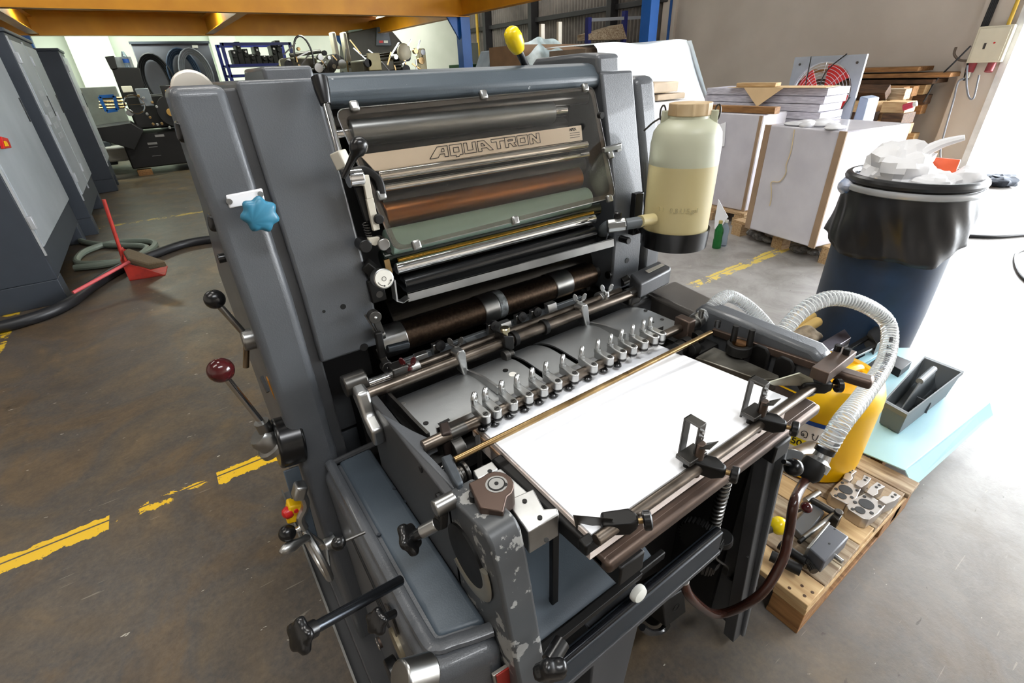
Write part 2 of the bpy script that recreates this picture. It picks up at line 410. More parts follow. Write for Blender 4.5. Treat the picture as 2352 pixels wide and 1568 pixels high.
# --- covers and frames
outer = [(.87, .03), (.87, 1.06), (.945, 1.398), (1.05, 1.398), (1.14, 1.2), (1.5, .95), (1.6, .03)]
MB().prism(outer, 'x', XL0, .124).build('side_cover', paint, PR, .015, 4)
MB().prism([(.885, .03), (.885, 1.06), (.957, 1.392), (1.5, 1.38), (1.55, .03)], 'x', .118, .145).build('cover_groove', paint_d, PR, .004)
fr = [(.872, .915), (.872, 1.06), (.948, 1.402), (1.52, 1.402), (1.52, .1), (1.0, .1), (1.0, .915)]
frame_l = MB().prism(fr, 'x', .14, XL1).build('side_frame', paint, PR, .006, 3)
MB().prism([(.951, 1.39), (.956, 1.42), (1.12, 1.42), (1.16, 1.39)], 'x', .185, XL1).build('frame_lug', paint, frame_l, .006, 3)
for q, r in (((788, 704), .0055), ((836, 797), .0085), ((744, 715), .003)):
    p = PY(*q, .872); MB().cyl(p + V((0, -.0006, 0)), p + V((0, .01, 0)), r, n=18).build('bolt_hole', void, frame_l)
MB().box((.15, .99, .66), (XL1, 1.003, .915)).build('casting_face', paint_d, PR)
frr = [(.868, .84), (.868, 1.06), (.948, 1.388), (1.52, 1.388), (1.52, .1), (.98, .1), (.98, .84)]
frame_r = MB().prism(frr, 'x', XR1, 1.045).build('side_frame', paint, PR, .006, 3)
MB().prism([(.951, 1.38), (.958, 1.425), (1.02, 1.43), (1.2, 1.425), (1.26, 1.38)], 'x', .93, 1.005).build('frame_lug', paint, frame_r, .01, 3)
for q, r in (((1440, 598), .0075), ((1383, 265), .007)):
    p = PY(*q, .868); MB().cyl(p + V((0, -.001, 0)), p + V((0, .01, 0)), r, n=18).build('bolt_hole', void, frame_r)
MB().prism([(.862, .8), (.862, 1.06), (.945, 1.375), (1.5, 1.375), (1.6, .8)], 'x', 1.05, XR2).build('side_cover', paint, PR, .02, 4)
MB().box((.96, .98, .05), (1.12, 1.55, .84)).build('machine_base', paint_d, PR, .01)
MB().prism([(.955, 1.358), (.952, 1.375), (.968, 1.402), (.99, 1.408), (1.3, 1.408), (1.3, 1.35), (.975, 1.35)], 'x', XL1, XR1 + .005).build('top_hood', hood_m, PR, .006, 3)
MB().prism([(.99, 1.318), (.985, 1.335), (1.0, 1.355), (1.1, 1.355), (1.1, 1.318)], 'x', XL1, XR1).build('hood_rail', steel_d, PR, .004, 2)
MB().box((XL1 - .01, 1.06, .1), (XR1 + .01, 1.5, 1.36)).build('machine_core', void, PR)  # black block behind the rollers so the gap looks dark
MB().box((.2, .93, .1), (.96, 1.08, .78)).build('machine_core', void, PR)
p = PY(440, 186, 1.3)
MB().cyl((PY(444, 210, 1.12).x, 1.10, PY(444, 210, 1.12).z), (PY(444, 210, 1.12).x, 1.12, PY(444, 210, 1.12).z), .034, n=44).build('feed_disc', mat('pale disc', (226, 220, 208), .35, .3, var=.1), PR, .004)
# small plate and blue star grip on the side cover
CF = lambda x, y, o=0: PS(x, y, .87 + o, 1.06, .2219)
pl = [CF(x, y) for x, y in ((518, 448), (602, 432), (609, 462), (527, 479))]
pln = MB().slab([p_ + V((0, .004, 0)) for p_ in pl], (0, -.006, 0)).build('name_plate', overlit_lbl, PR, .002)
for q in ((527, 463), (599, 446)):
    c = CF(*q, -.0045); sc_ = MB().cyl(c, c + V((0, .003, 0)), .0045, n=14).build('screw', steel, pln)
c = CF(600, 497, -.05)
k = MB(); star(k, c + V((0, .02, 0)), (0, -1, .12), .0265, .024, 7, .1)
kn = k.build('star_grip', knobblue, PR, 0, ang=60)
MB().cyl(c, c + V((0, .045, 0)), .012).build('shaft', black, kn)
# top lever with yellow grip
a, b = PY(1208, 152, 1.02), PY(1192, 118, 1.0)
yl = MB().cyl(a + (a - b) * .4, b, .0085, n=14).build('gripper_lever', black, PR)
t = PY(1171, 66, .985); d = (t - b)
MB().lathe(b, d, [(0, .009), (d.length * .06, .014), (d.length * .3, .0185), (d.length * .62, .0195), (d.length * .86, .0165), (d.length * .97, .011), (d.length, .004)], 20).build('lever_grip', yellow_p, yl, ang=60)
# --- roller guard
GY0, GZ0, GS = .80, 1.05, .45
def GP(x, y, off=0): return PS(x, y, GY0 + off, GZ0, GS)
gc = [(768, 252), (1362, 199), (1413, 452), (908, 577)]
def rounded(c, r=.055, n=6):
    C = [V(q) for q in c]; out = []
    for i in range(4):
        a, b, e = C[i - 1], C[i], C[(i + 1) % 4]
        u = (a - b).normalized() * r; w_ = (e - b).normalized() * r
        for j in range(n + 1):
            t = j / n; out.append(b + u * (1 - t) ** 2 + w_ * t ** 2)
    return out
gcor = [GP(*q) for q in gc]
gn = (gcor[1] - gcor[0]).cross(gcor[3] - gcor[0]).normalized()
if gn.y > 0: gn = -gn
o_ = rounded(gcor, .02)
guard = MB().slab(o_, gn * .004).build('roller_guard', glass_m, PR, .0012)
cen = sum(gcor, V((0, 0, 0))) / 4
def inset(ps, k, k2):
    ux = (gcor[1] - gcor[0]).normalized(); uy = (gcor[0] - gcor[3]).normalized()
    out = []
    for p_ in ps:
        r = p_ - cen; out.append(cen + ux * (r.dot(ux) * k) + uy * (r.dot(uy) * k2) + (r - ux * r.dot(ux) - uy * r.dot(uy)) )
    return out
# dull border strip round the sheet
i_ = inset(o_, .965, .93); n = len(o_)
bm_ = MB(); off = -gn * .0015
bm_.add([p_ + off for p_ in o_] + [p_ + off for p_ in i_] + [p_ + off * 2.2 for p_ in o_] + [p_ + off * 2.2 for p_ in i_],
        [[i, (i + 1) % n, n + (i + 1) % n, n + i] for i in range(n)] + [[2 * n + i, 3 * n + i, 3 * n + (i + 1) % n, 2 * n + (i + 1) % n] for i in range(n)] +
        [[i, 2 * n + i, 2 * n + (i + 1) % n, (i + 1) % n] for i in range(n)] + [[n + i, n + (i + 1) % n, 3 * n + (i + 1) % n, 3 * n + i] for i in range(n)])
bm_.build('guard_border', mat('smoky acrylic rim', (120, 114, 108), .25, 0, var=.3, alpha=.4), guard)
MB().tube(list(reversed(o_))[:len(o_)], .0013, 8, True).build('guard_rim', steel, guard)
for q, dr in (((812, 246), 1), ((1108, 220), 1), ((1341, 203), 1), ((955, 563), -1), ((1181, 507), -1), ((1397, 457), -1), ((874, 449), 0), ((1399, 357), 0)):
    c = GP(*q); ux = (gcor[1] - gcor[0]).normalized(); uy = gn.cross(ux).normalized()
    if uy.z < 0: uy = -uy
    cl = MB().obox(c + gn * .003, (ux, uy, gn), (.0085, .009, .0065))
    cl.build('guard_clip', steel, guard, .004, 3)
# guard hinge arms at both ends
MB().tube(catmull([GP(800, 400, -.01), GP(835, 390, -.012), GP(868, 412, -.01), GP(878, 445, -.008)], 6), .0045, 8, flat=1.6).build('guard_arm', black_m, PR)
MB().bar(GP(1385, 345, -.004), GP(1424, 335, .0), .012, .012).build('guard_latch', steel, PR, .002)
# --- rollers: X cylinders placed by their left end and their right column
def roll(name, l, rx, Y, r, m, par=PR, n=32, neck=None):
    p0 = PY(*l, Y); d = ray(rx, l[1]); x1 = rx_at(rx, Y, p0.z)
    b = MB().cyl(p0, (x1, Y, p0.z), r, n=n)
    if neck: b.use(1).cyl((p0.x - .05, Y, p0.z), (x1 + .05, Y, p0.z), neck)
    return b.build(name, [m, chrome] if neck else m, par, .002)
def rx_at(px, Y, z):
    lo, hi = -.5, 3.
    for _ in range(40):
        mid = (lo + hi) / 2; v = RC @ np.array([mid, Y, z - CAM_H]); x = 1176 + F_PX * v[0] / v[2]
        if x < px: lo = mid
        else: hi = mid
    return lo
roll('ink_cylinder', (800, 305), 1262, 1.0, .027, mat('satin grey cylinder', (136, 140, 142), .3, .8, var=.2), neck=.012)
roll('dark_cylinder', (812, 352), 1290, 1.02, .026, black_r)
roll('distributor_rod', (868, 405), 1346, .915, .0095, chrome)
roll('distributor_rod', (880, 432), 1350, .925, .0075, chrome)
roll('dark_cylinder', (867, 460), 1330, .96, .028, black_r)
roll('copper_roller', (877, 495), 1322, .945, .03, copper)
roll('green_roller', (890, 558), 1345, .905, .027, green_r)
roll('dark_cylinder', (877, 597), 1370, .905, .02, mat('bottle green roller', (22, 32, 27), .25))
roll('form_roller', (909, 618), 1364, .858, .0115, chrome)
roll('form_roller', (912, 600), 1362, .872, .006, mat('gold tinted roller', (150, 118, 50), .25, 1))
roll('rubber_roller', (925, 652), 1362, .865, .017, black_r)
roll('impression_cylinder', (880, 735), 1400, 1.02, .075, mat('impression cylinder black', (30, 27, 23), .22, .6, var=.4))
# name plate AQUATRON behind the guard
npc = [GP(x, y, .045) for x, y in ((826, 356), (1334, 288), (1337, 322), (861, 393))]
npn = (npc[1] - npc[0]).cross(npc[3] - npc[0]).normalized()
if npn.y > 0: npn = -npn
namep = MB().slab(npc, -npn * .003).build('brand_plate', plate_al, PR)
ux = (npc[1] - npc[0]).normalized(); uy = npn.cross(ux).normalized()
tl = GP(1001, 364, .045) + npn * .0012
tw = (GP(1240, 329, .045) - tl).length
GLY = [(1.15, [(-.5, 0), (.2, 1), (1, 1), (1, 0), (.7, 0), (.7, .3), (.35, .3), (.15, 0)], [(.45, .5), (.7, .5), (.7, .78), (.56, .78)]),
       (1.15, [(0, 0), (0, 1), (1, 1), (1, 0), (.75, 0), (.65, -.16), (.4, -.16), (.45, 0)], [(.28, .28), (.28, .72), (.72, .72), (.72, .28)]),
       (1.15, [(0, 1), (.28, 1), (.28, .28), (.72, .28), (.72, 1), (1, 1), (1, 0), (0, 0)], None),
       (1.2, [(0, 0), (0, 1), (.6, 1), (1.28, 0), (.95, 0), (.75, .3), (.3, .3), (.3, 0)], [(.3, .5), (.3, .75), (.45, .75), (.62, .5)]),
       (1.2, [(0, 1), (1.2, 1), (1.2, .72), (.75, .72), (.75, 0), (.45, 0), (.45, .72), (0, .72)], None),
       (1.15, [(0, 0), (0, 1), (1, 1), (1, .4), (.8, .4), (1, 0), (.68, 0), (.5, .35), (.28, .35), (.28, 0)], [(.28, .6), (.28, .74), (.72, .74), (.72, .6)]),
       (1.15, [(0, 0), (0, 1), (1, 1), (1, 0)], [(.28, .28), (.28, .72), (.72, .72), (.72, .28)]),
       (1.0, [(0, 0), (0, 1), (.3, 1), (.7, .45), (.7, 1), (1, 1), (1, 0), (.72, 0), (.3, .58), (.3, 0)], None)]
gw = tw / sum(g_[0] for g_ in GLY); gh = .0215; cx_ = 0
for adv, outl, inn_ in GLY:
    lt = MB()
    for loop in (outl, inn_):
        if loop is None: continue
        q_ = [tl + ux * ((cx_ + u_ + .1 * v_) * gw) + uy * (v_ * gh) for u_, v_ in loop]
        for i in range(len(q_)): lt.cyl(q_[i], q_[(i + 1) % len(q_)], .0007, n=6)
    lt.build('brand_letter', ink, namep); cx_ += adv
text_mesh('maker_lettering', 'APEX', .009, ink, namep, GP(1307, 302, .045) + npn * .001, ux, uy)
for j in range(3):
    MB().bar(GP(1308, 307 + j * 5.2, .045) + npn * .0006, GP(1330, 304 + j * 5.2, .045) + npn * .0006, .0012, .0004, npn).build('fine_print', ink_g, namep)
# --- clutter of arms between cover and guard
lv = MB().cyl(PY(748, 238, .9), PY(778, 350, .855), .0062).build('damper_lever', chrome, PR)
a, b = PY(748, 240, .9), PY(733, 178, .92)
MB().lathe(a, b - a, [(0, .009), ((b - a).length * .5, .0125), ((b - a).length * .97, .0135), ((b - a).length, .011)], 20).build('lever_grip', black, lv)
MB().bar(PY(775, 348, .852), PY(793, 386, .845), .022, .02).build('lever_block', ivory, lv, .002)
MB().bar(PY(788, 385, .85), PY(794, 400, .85), .012, .014).build('lever_foot', steel_d, lv)
kn = MB().lathe(PY(788, 408, .83), PY(811, 362, .82) - PY(788, 408, .83), [(0, .004), (.03, .006), (.042, .0075), (.048, .0125), (.056, .0145), (.066, .0125), (.072, .006)], 18).build('latch_handle', black, PR, ang=60)
MB().cyl(PY(798, 410, .86), PY(806, 410, .86) + V((.02, 0, 0)), .016).build('bearing_ring', chrome, PR, .002)
MB().bar(PY(838, 402, .86), PY(848, 455, .858), .012, .008, (0, 1, 0)).bar(PY(848, 455, .858), PY(864, 528, .855), .013, .008, (0, 1, 0)).build('link_plate', ivory, PR, .001)
MB().bar(PY(822, 430, .87), PY(846, 505, .865), .012, .01, (0, 1, 0)).build('link_arm', black_m, PR)
cs = [PY(838 + t * 12, 512 + t * 38, .86) for t in np.linspace(0, 1, 9)]
hel = []
for i in range(73):
    t = i / 72; p = PY(838 + t * 12, 512 + t * 38, .862); hel.append(p + V((math.cos(t * 40) * .005, math.sin(t * 40) * .005, 0)))
MB().tube(hel, .001, 6).build('tension_spring', steel_d, PR)
MB().slab([PY(x, y, .852) for x, y in ((846, 547), (872, 544), (873, 558), (862, 565), (848, 560))], (0, .008, 0)).build('stop_block', ivory, PR, .001)
for q, r, m_ in (((841, 566), .012, black), ((883, 562), .0115, steel), ((872, 504), .009, black_m), ((893, 575), .006, black_m)):
    c = PY(*q, .845); MB().cyl(c, c + V((0, .03, 0)), r, n=24).build('adjusting_knob', m_, PR, .0015)
MB().slab([PY(x, y, .856) for x, y in ((882, 598), (894, 594), (902, 626), (890, 632))], (0, .006, 0)).build('brass_tag', brass, PR)
MB().bar(PY(838, 605, .88), PY(880, 640, .87), .03, .02).build('knob_bracket', black_m, PR, .002)
MB().bar(PY(858, 640, .87), PY(870, 690, .87), .03, .015, (0, 1, 0)).build('knob_bracket', black_m, PR, .002)
c = PY(872, 676, .862); MB().cyl(c, c + V((0, .02, 0)), .007, n=14).build('cap_screw', steel_d, PR)
dc = PY(882, 640, .822)
dn = V((-.05, -1, .25)).normalized()
dial = MB().lathe(dc - dn * .028, dn, [(0, .0185), (.024, .0195), (.027, .0185), (.028, .0165)], 36).build('setting_dial', steel, PR)
MB().cyl(dc - dn * .001, dc + dn * .0006, .0165, n=36).build('dial_face', mat('dial white', (224, 222, 212), .45), dial)
_, du, dw = basis(dn)
ring = lambda r, a0, a1: [dc + dn * .001 + (du * math.cos(a) + dw * math.sin(a)) * r for a in np.linspace(a0, a1, 14)]
MB().tube(ring(.013, .3, 1.3), .0005, 5).tube(ring(.013, 1.9, 2.6), .0005, 5).build('dial_arrow', ink, dial)
MB().tube(ring(.004, 0, 6.2), .0004, 5, True).build('dial_mark', ink, dial)
for a0 in (1.3, 2.6):
    p = dc + dn * .001 + (du * math.cos(a0) + dw * math.sin(a0)) * .013; tn = (-du * math.sin(a0) + dw * math.cos(a0)); rd = (du * math.cos(a0) + dw * math.sin(a0))
    MB().slab([p + rd * .0018, p - rd * .0018, p + tn * .004], dn * .0004).build('dial_arrow', ink, dial)
# ink tray lip below the rollers
lip = [PY(x, y, .83) for x, y in ((937, 672), (1410, 546), (1411, 566), (938, 694))]
tray = MB().slab(lip, (0, .004, 0)).build('drip_tray', steel, PR, .001)
MB().slab([lip[0], lip[1], lip[1] + V((0, .1, .012)), lip[0] + V((0, .1, .012))], (0, 0, -.003)).build('tray_floor', black_r, tray)
MB().ribbon([PY(x, y, .83) for x, y in ((902, 640), (906, 672), (908, 688), (922, 692), (936, 682))], (0, .02, 0), (.003, 0, 0)).build('tray_bracket', alu, tray)
# --- feed shaft with collars
sh = PY(905, 778, .93); xe = rx_at(1318, .93, sh.z)
shaft = MB().cyl((XL1, .93, sh.z), (xe + .06, .93, sh.z), .034, n=36).build('feed_shaft', mat('rusty transfer shaft', (84, 70, 58), .32, .9, (66, 54, 45), vs=160, rvar=.1), PR)
for x0, x1, m_ in ((868, 925, steel), (1100, 1133, steel), (1133, 1150, mat('chipped white band', (150, 156, 158), .5, .3, (50, 48, 46), vs=60)), (1262, 1300, steel)):
    MB().cyl((rx_at(x0, .93, sh.z), .93, sh.z), (rx_at(x1, .93, sh.z), .93, sh.z), .0365, n=36).build('shaft_collar', m_, shaft, .002)
MB().cyl((rx_at(1318, .93, sh.z), .93, sh.z), (XR1 + .01, .93, sh.z), .018).build('shaft_end', steel_d, shaft)
MB().slab([PY(x, y, .95) for x, y in ((1318, 628), (1345, 615), (1362, 655), (1340, 672), (1322, 660))], (0, .02, 0)).build('cam_lever', black_m, PR, .003)
for q in ((1340, 640), (1352, 662), (1382, 655), (1410, 640), (1425, 560)):
    c = PY(*q, .93); MB().cyl(c, c + V((0, .03, 0)), .008, n=14).build('cap_screw', steel_d, PR, .001)
MB().cyl(PY(1395, 632, .88), PY(1428, 622, .88), .011).build('locating_pin', black_m, PR, .001)
MB().cyl(PY(1425, 648, .87), PY(1440, 640, .87), .014).build('locating_pin', steel_d, PR, .001)
MB().tube(catmull([PY(x, y, .93) for x, y in ((1400, 575), (1412, 568), (1420, 582), (1412, 600))], 5, True), .004, 8, True).build('chain_link', steel_d, PR)
# gripper bar with thumb knobs
g0 = PY(885, 850, .85); g1 = V((rx_at(1335, .85, g0.z), .85, g0.z))
gb = MB().bar(g0, g1, .01, .02).build('gripper_bar', mat('phosphated steel', (116, 120, 122), .5, .7, var=.3), PR, .001)
for q in ((1014, 797), (1139, 751), (1202, 730), (1237, 719)):
    c = PY(*q, .822)
    t = MB().lathe(c + V((0, .012, 0)), (0, -1, .2), [(0, .0115), (.006, .0122), (.01, .0115), (.0105, .003), (.0115, .003)], 24).build('thumb_knob', black, gb)
    MB().obox(c + V((-.008, .012, -.006)), ((1, 0, 0), (0, 1, 0), (0, 0, 1)), (.008, .006, .013)).build('knob_clip', steel, t, .001)
for q in ((968, 822), (1085, 790), (1160, 748), (1265, 705)):
    c = PY(*q, .838); MB().obox(c, ((1, 0, 0), (0, 1, 0), (0, .3, 1)), (.014, .008, .011)).build('bar_block', alu, gb, .001)
# lever chain at the left end of the shaft
for (a, b, r, m_) in (((860, 727), (876, 765), .0125, steel_d), ((889, 842), (870, 800), .0125, steel_d)):
    pa, pb = PY(*a, .84), PY(*b, .85)
    arm = MB().bar(pa, pb, .013, .008, (0, 1, 0)).build('tumbler_arm', steel_d, PR, .001)
    MB().cyl(pa + V((0, -.006, 0)), pa + V((0, .01, 0)), r, n=28).build('arm_disc', steel_d, arm, .001)
    MB().sphere(pa + V((0, -.006, 0)), .0035, 10, 8).build('disc_pin', chrome, arm)
MB().bar(PY(868, 762, .84), PY(878, 820, .84), .014, .012, (0, 1, 0)).build('tumbler_bracket', black_m, PR, .002)
MB().cyl(PY(860, 770, .86), PY(880, 762, .86), .014).build('tumbler_sleeve', steel, PR, .001)
MB().cyl(PY(890, 802, .825), PY(938, 790, .825), .0085).build('stub_shaft', mat('blued steel', (52, 56, 60), .3, .7), PR, .001)
MB().cyl(PY(862, 760, .85), PY(838, 722, .85), .002, n=8).build('spring_wire', steel, PR)
# --- twin rods across the feed board
r0 = PZ(857, 900, .87); r1 = PZ(1454, 673, .87); ry = (r0.y + r1.y) / 2
fr_rod = MB().cyl((r0.x - .02, ry, .87), (r1.x + .01, ry, .87), .0125, n=24).build('guide_rod', rod_m, PR, .001)
rr_rod = MB().cyl((r0.x + .0, ry + .028, .872), (r1.x - .02, ry + .028, .872), .0105, n=24).build('guide_rod', rod_m, PR, .001)
MB().cyl((r0.x - .01, ry + .028, .872), (r0.x + .075, ry + .028, .872), .0112, n=20).build('rod_sleeve', chrome, PR)
MB().bar(PZ(1452, 672, .87) + V((-.0, .0, .012)), PZ(1452, 672, .87) + V((0, 0, -.03)), .045, .03, (0, 1, 0)).build('rod_bearing', steel_d, PR, .006)
# cast lever at the rod end
lvp = [(r0.x - .035, ry - .018, .888), (r0.x - .035, ry + .02, .893), (r0.x - .035, ry + .03, .87), (r0.x - .035, ry + .0, .84), (r0.x - .035, ry - .025, .80), (r0.x - .035, ry - .06, .79), (r0.x - .035, ry - .065, .83), (r0.x - .035, ry - .03, .845)]
MB().slab(lvp, (.024, 0, 0)).build('rod_lever', alu, PR, .006, 3)
MB().cyl((r0.x - .045, ry + .03, .885), (r0.x + .0, ry + .03, .885), .022).build('rod_bearing', steel_d, PR, .003)
def wing(c, s=.016, m_=steel_d, par=PR):
    c = V(c); b = MB()
    b.lathe(c + V((0, 0, -.02)), (0, 0, 1), [(0, .004), (.008, .0042), (.010, .0075), (.017, .0065), (.019, .004)], 14)
    ax = V((.86, -.5, 0)).normalized(); nn_ = V((.5, .86, 0))
    for sx in (-1, 1):
        pts = [c + ax * (sx * (s * .62 + s * .42 * math.cos(q_) * .8)) + V((0, 0, .008 + .0105 * math.sin(q_) + sx * 0)) + ax * (sx * .22 * .0105 * math.sin(q_)) for q_ in np.linspace(0, 2 * math.pi, 15)[:-1]]
        b.slab([p - nn_ * .0016 for p in pts], nn_ * .0032)
        b.bar(c + V((0, 0, -.004)), c + ax * (sx * s * .6) + V((0, 0, .004)), .0034, .007, nn_)
    return b.build('wing_nut', m_, par, .0008)
for q, m_ in (((1047, 792), steel_d), ((1331, 690), steel), ((1393, 668), alu), ((938, 838), maroon)):
    wing(PY(*q, ry + .01), .0175, m_)
def hold_down(qtop, qbot, qtip):
    a, b = PY(*qtop, ry - .012), PY(*qbot, ry - .02)
    o = MB().slab([a + V((-.011, 0, 0)), a + V((-.006, -.004, .008)), a + V((.006, -.004, .008)), a + V((.011, 0, 0)), b + V((.009, 0, -.003)), b + V((.002, 0, -.009)), b + V((-.004, 0, -.006))], (0, .03, 0)).build('hold_down_bracket', alu, PR, .004, 3)
    tip = PZ(*qtip, .866)
    s0 = b + V((.004, -.004, 0)); mid = (s0 + tip) / 2 + V((0, 0, .004))
    P_ = catmull([s0, mid, tip], 6)
    MB().ribbon(P_, (.001, .0, .016), (.006, .0, 0)).build('hold_down_finger', alu, o, .0008)
hold_down((1059, 812), (1068, 855), (1145, 896))
hold_down((1343, 706), (1350, 745), (1436, 772))
blk = MB().slab([PY(x, y, ry - .02) for x, y in ((1158, 772), (1180, 772), (1182, 800), (1172, 806), (1160, 800))], (0, .04, 0)).build('wheel_bracket', black_m, PR, .002)
bt = PY(1160, 760, ry - .01)
MB().lathe(bt + V((0, 0, -.012)), (0, 0, 1), [(0, .006), (.01, .006), (.012, .011), (.019, .011), (.021, .009)], 20).build('brass_thumb_screw', mat('pale brass', (206, 194, 160), .28, 1), blk)
wc = PY(1162, 817, ry - .03)
MB().cyl(wc + V((-.006, 0, 0)), wc + V((.006, 0, 0)), .0125, n=28).cyl(wc + V((.006, 0, 0)), wc + V((.02, 0, 0)), .007).build('guide_wheel', steel_d, blk, .001)
for q, r in (((1181, 790), .018), ((1250, 752), .0185)):
    xq = rx_at(q[0], ry, .87); MB().cyl((xq - .006, ry, .87), (xq + .006, ry, .87), r, n=28).build('rod_collar', black_m, PR, .001)
xq = rx_at(955, ry, .88); MB().cyl((xq - .012, ry + .028, .872), (xq + .018, ry + .028, .872), .017, n=24).build('rod_collar', alu, PR, .001)
MB().bar((xq - .045, ry + .02, .885), (xq - .01, ry + .02, .885), .03, .025).build('rod_block', steel_d, PR, .003)
xq = rx_at(1400, ry, .88); MB().cyl((xq - .012, ry + .028, .872), (xq + .012, ry + .028, .872), .018, n=24).build('rod_collar', alu, PR, .001)
# --- feed board plates with slots
def fbz(y): return .853 - max(0, y - .70) ** 2 * 3.2
xs = [.238, PZ(1256, 863, .853).x - .008, PZ(1332, 831, .853).x - .008, .905]
plates = [(xs[0], xs[1] - .006), (xs[1] + .008, xs[2] - .006), (xs[2] + .008, xs[3])]
for x0, x1 in plates:
    P_ = [((x0 + x1) / 2, y, fbz(y)) for y in np.linspace(.607, .86, 12)]
    MB().ribbon(P_, (x1 - x0, 0, 0), (0, .0, .004)).build('feed_plate', alu_pl, PR)
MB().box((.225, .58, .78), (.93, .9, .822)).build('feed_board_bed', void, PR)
for q, r, m_ in (((1161, 850), .006, black), ((1178, 859), .0085, mat('counter sunk hole', (226, 224, 216), .5)), ((925, 922), .005, steel), ((978, 971), .005, void), ((1246, 876), .005, steel_d), ((1370, 819), .006, steel_d), ((1483, 712), .005, void), ((1521, 733), .005, steel_d), ((1500, 739), .003, steel_d)):
    p = PZ(*q, .856); p.z = fbz(p.y) + .002; MB().cyl(p, p + V((0, 0, .0012)), r, n=18).build('countersunk_screw', m_, PR)
MB().slab([PZ(x, y, .856) for x, y in ((1005, 972), (1030, 960), (1045, 975), (1022, 990))], (0, 0, -.01)).build('plate_notch', void, PR)
# curved black rail left of the plates
MB().ribbon(catmull([PZ(x, y, .852) for x, y in ((888, 905), (918, 935), (950, 970), (985, 1005))], 5), (.006, 0, 0), (0, 0, .02)).build('plate_rail', steel_d, PR)
# --- sucker rod and suckers
s0 = PZ(1010, 1010, .872); s1 = PZ(1545, 758, .872); sy = (s0.y + s1.y) / 2
MB().cyl((s0.x - .03, sy, .872), (s1.x + .075, sy, .872), .0105, n=24).build('sucker_rod', rod_m, PR, .001)
MB().cyl((s0.x + .02, sy, .872), (s0.x + .05, sy, .872), .0112, n=24).build('rod_sleeve', steel_d, PR)
MB().bar((s0.x + .01, sy + .03, .866), (s1.x, sy + .03, .866), .004, .012).build('rod_rail', alu, PR)
front = [(358, 965), (478, 915), (655, 840), (812, 762), (968, 690), (1115, 622), (1297, 545), (1495, 452), (1663, 375), (1795, 312), (1912, 262), (2030, 210), (2135, 155), (2215, 125)]
def sucker(x):
    y0 = sy
    out = []
    L_, w_ = .038, .0088
    pts = []
    cy_f, cy_b = y0 - .014, y0 + .02
    for a in np.linspace(math.pi, 2 * math.pi, 9): pts.append((x + math.cos(a) * w_, cy_f + math.sin(a) * w_))
    for a in np.linspace(0, math.pi, 9): pts.append((x + math.cos(a) * w_ * .92, cy_b + math.sin(a) * w_ * .6))
    body = MB().prism(pts, 'z', .876, .893).build('sucker_arm', alu, PR, .0018, 2)
    MB().cyl((x, cy_f, .893), (x, cy_f, .8942), .005, n=16).use(1).bar((x - .004, cy_f - .001, .8945), (x + .004, cy_f + .001, .8945), .0012, .0006).build('slot_screw', [steel_d, black], body)
    rg = []
    ax = V((.8, .6, 0)).normalized()
    for a in np.linspace(0, 2 * math.pi, 15)[:-1]: rg.append(V((x, y0 + .021, .905)) + ax * math.cos(a) * .0068 + V((0, 0, 1)) * math.sin(a) * .0088)
    MB().tube(rg, .0042, 8, True).cyl((x, y0 + .021, .888), (x, y0 + .021, .897), .007, n=14).build('eye_ring', alu, body)
    MB().cyl((x, cy_f, .868), (x, cy_f, .8765), .0078, n=18).use(1).cyl((x, cy_f, .872), (x, cy_f, .875), .0092, n=18).build('sucker_foot', [steel, black], body)
for q in front:
    sucker(PZ(1040 + q[0] / 4.523, 740 + q[1] / 4.523, .893).x)
for q in ((583, 945), (745, 880), (895, 805), (1045, 735), (1208, 658), (1403, 563), (1570, 480), (1712, 425), (435, 1025), (310, 1080)):
    p = PZ(1040 + q[0] / 4.523, 740 + q[1] / 4.523, .866); MB().lathe(p + V((0, 0, -.006)), (0, 0, 1), [(0, .0085), (.004, .0078), (.006, .0055)], 18).build('low_black_disc', black, PR)  # small black discs between the arms, set slightly lower
# brass hold rod and its end blocks
b0 = PZ(1040, 1052, .886); b1 = PZ(1637, 765, .886); by = (b0.y + b1.y) / 2
MB().cyl((b0.x, by, .886), (b1.x, by, .886), .0052, n=16).build('separator_rod', brass, PR)
MB().slab([PZ(x, y, .885) for x, y in ((1012, 1048), (1036, 1040), (1064, 1105), (1052, 1116), (1040, 1102))], (0, 0, -.05)).build('rod_end_block', mat('speckled block', (72, 78, 84), .5, .4, var=.5, vs=60), PR, .003)
c = PZ(1072, 1075, .87)
for i, r in enumerate((.017, .013, .017)):
    MB().cyl(c + V((i * .007 - .02, 0, -.006)), c + V((i * .007 - .014, 0, -.006)), r, n=24).build('cam_roller', steel_d, PR, .001)
sp = PZ(1020, 1075, .86)
MB().tube([sp + V((math.cos(t) * .008, -t * .0011, math.sin(t) * .008)) for t in np.linspace(0, 52, 260)], .0013, 6).build('return_spring', steel, PR)
MB().slab([PZ(x, y, .885) for x, y in ((1008, 972), (1030, 965), (1037, 990), (1014, 998))], (0, 0, -.07)).build('rod_end_block', mat('brown oxide steel', (62, 52, 48), .45, .6, var=.4), PR, .003)
c = PZ(1045, 1010, .86); MB().cyl(c + V((-.01, 0, -.02)), c + V((.01, 0, -.02)), .026, n=28).cyl(c + V((.01, 0, -.02)), c + V((.014, 0, -.02)), .017).build('cam_roller', steel_d, PR, .001)
MB().slab([PZ(x, y, .875) for x, y in ((1090, 1000), (1102, 996), (1104, 1022), (1092, 1026))], (0, 0, -.06)).build('side_guide', black_m, PR, .001)
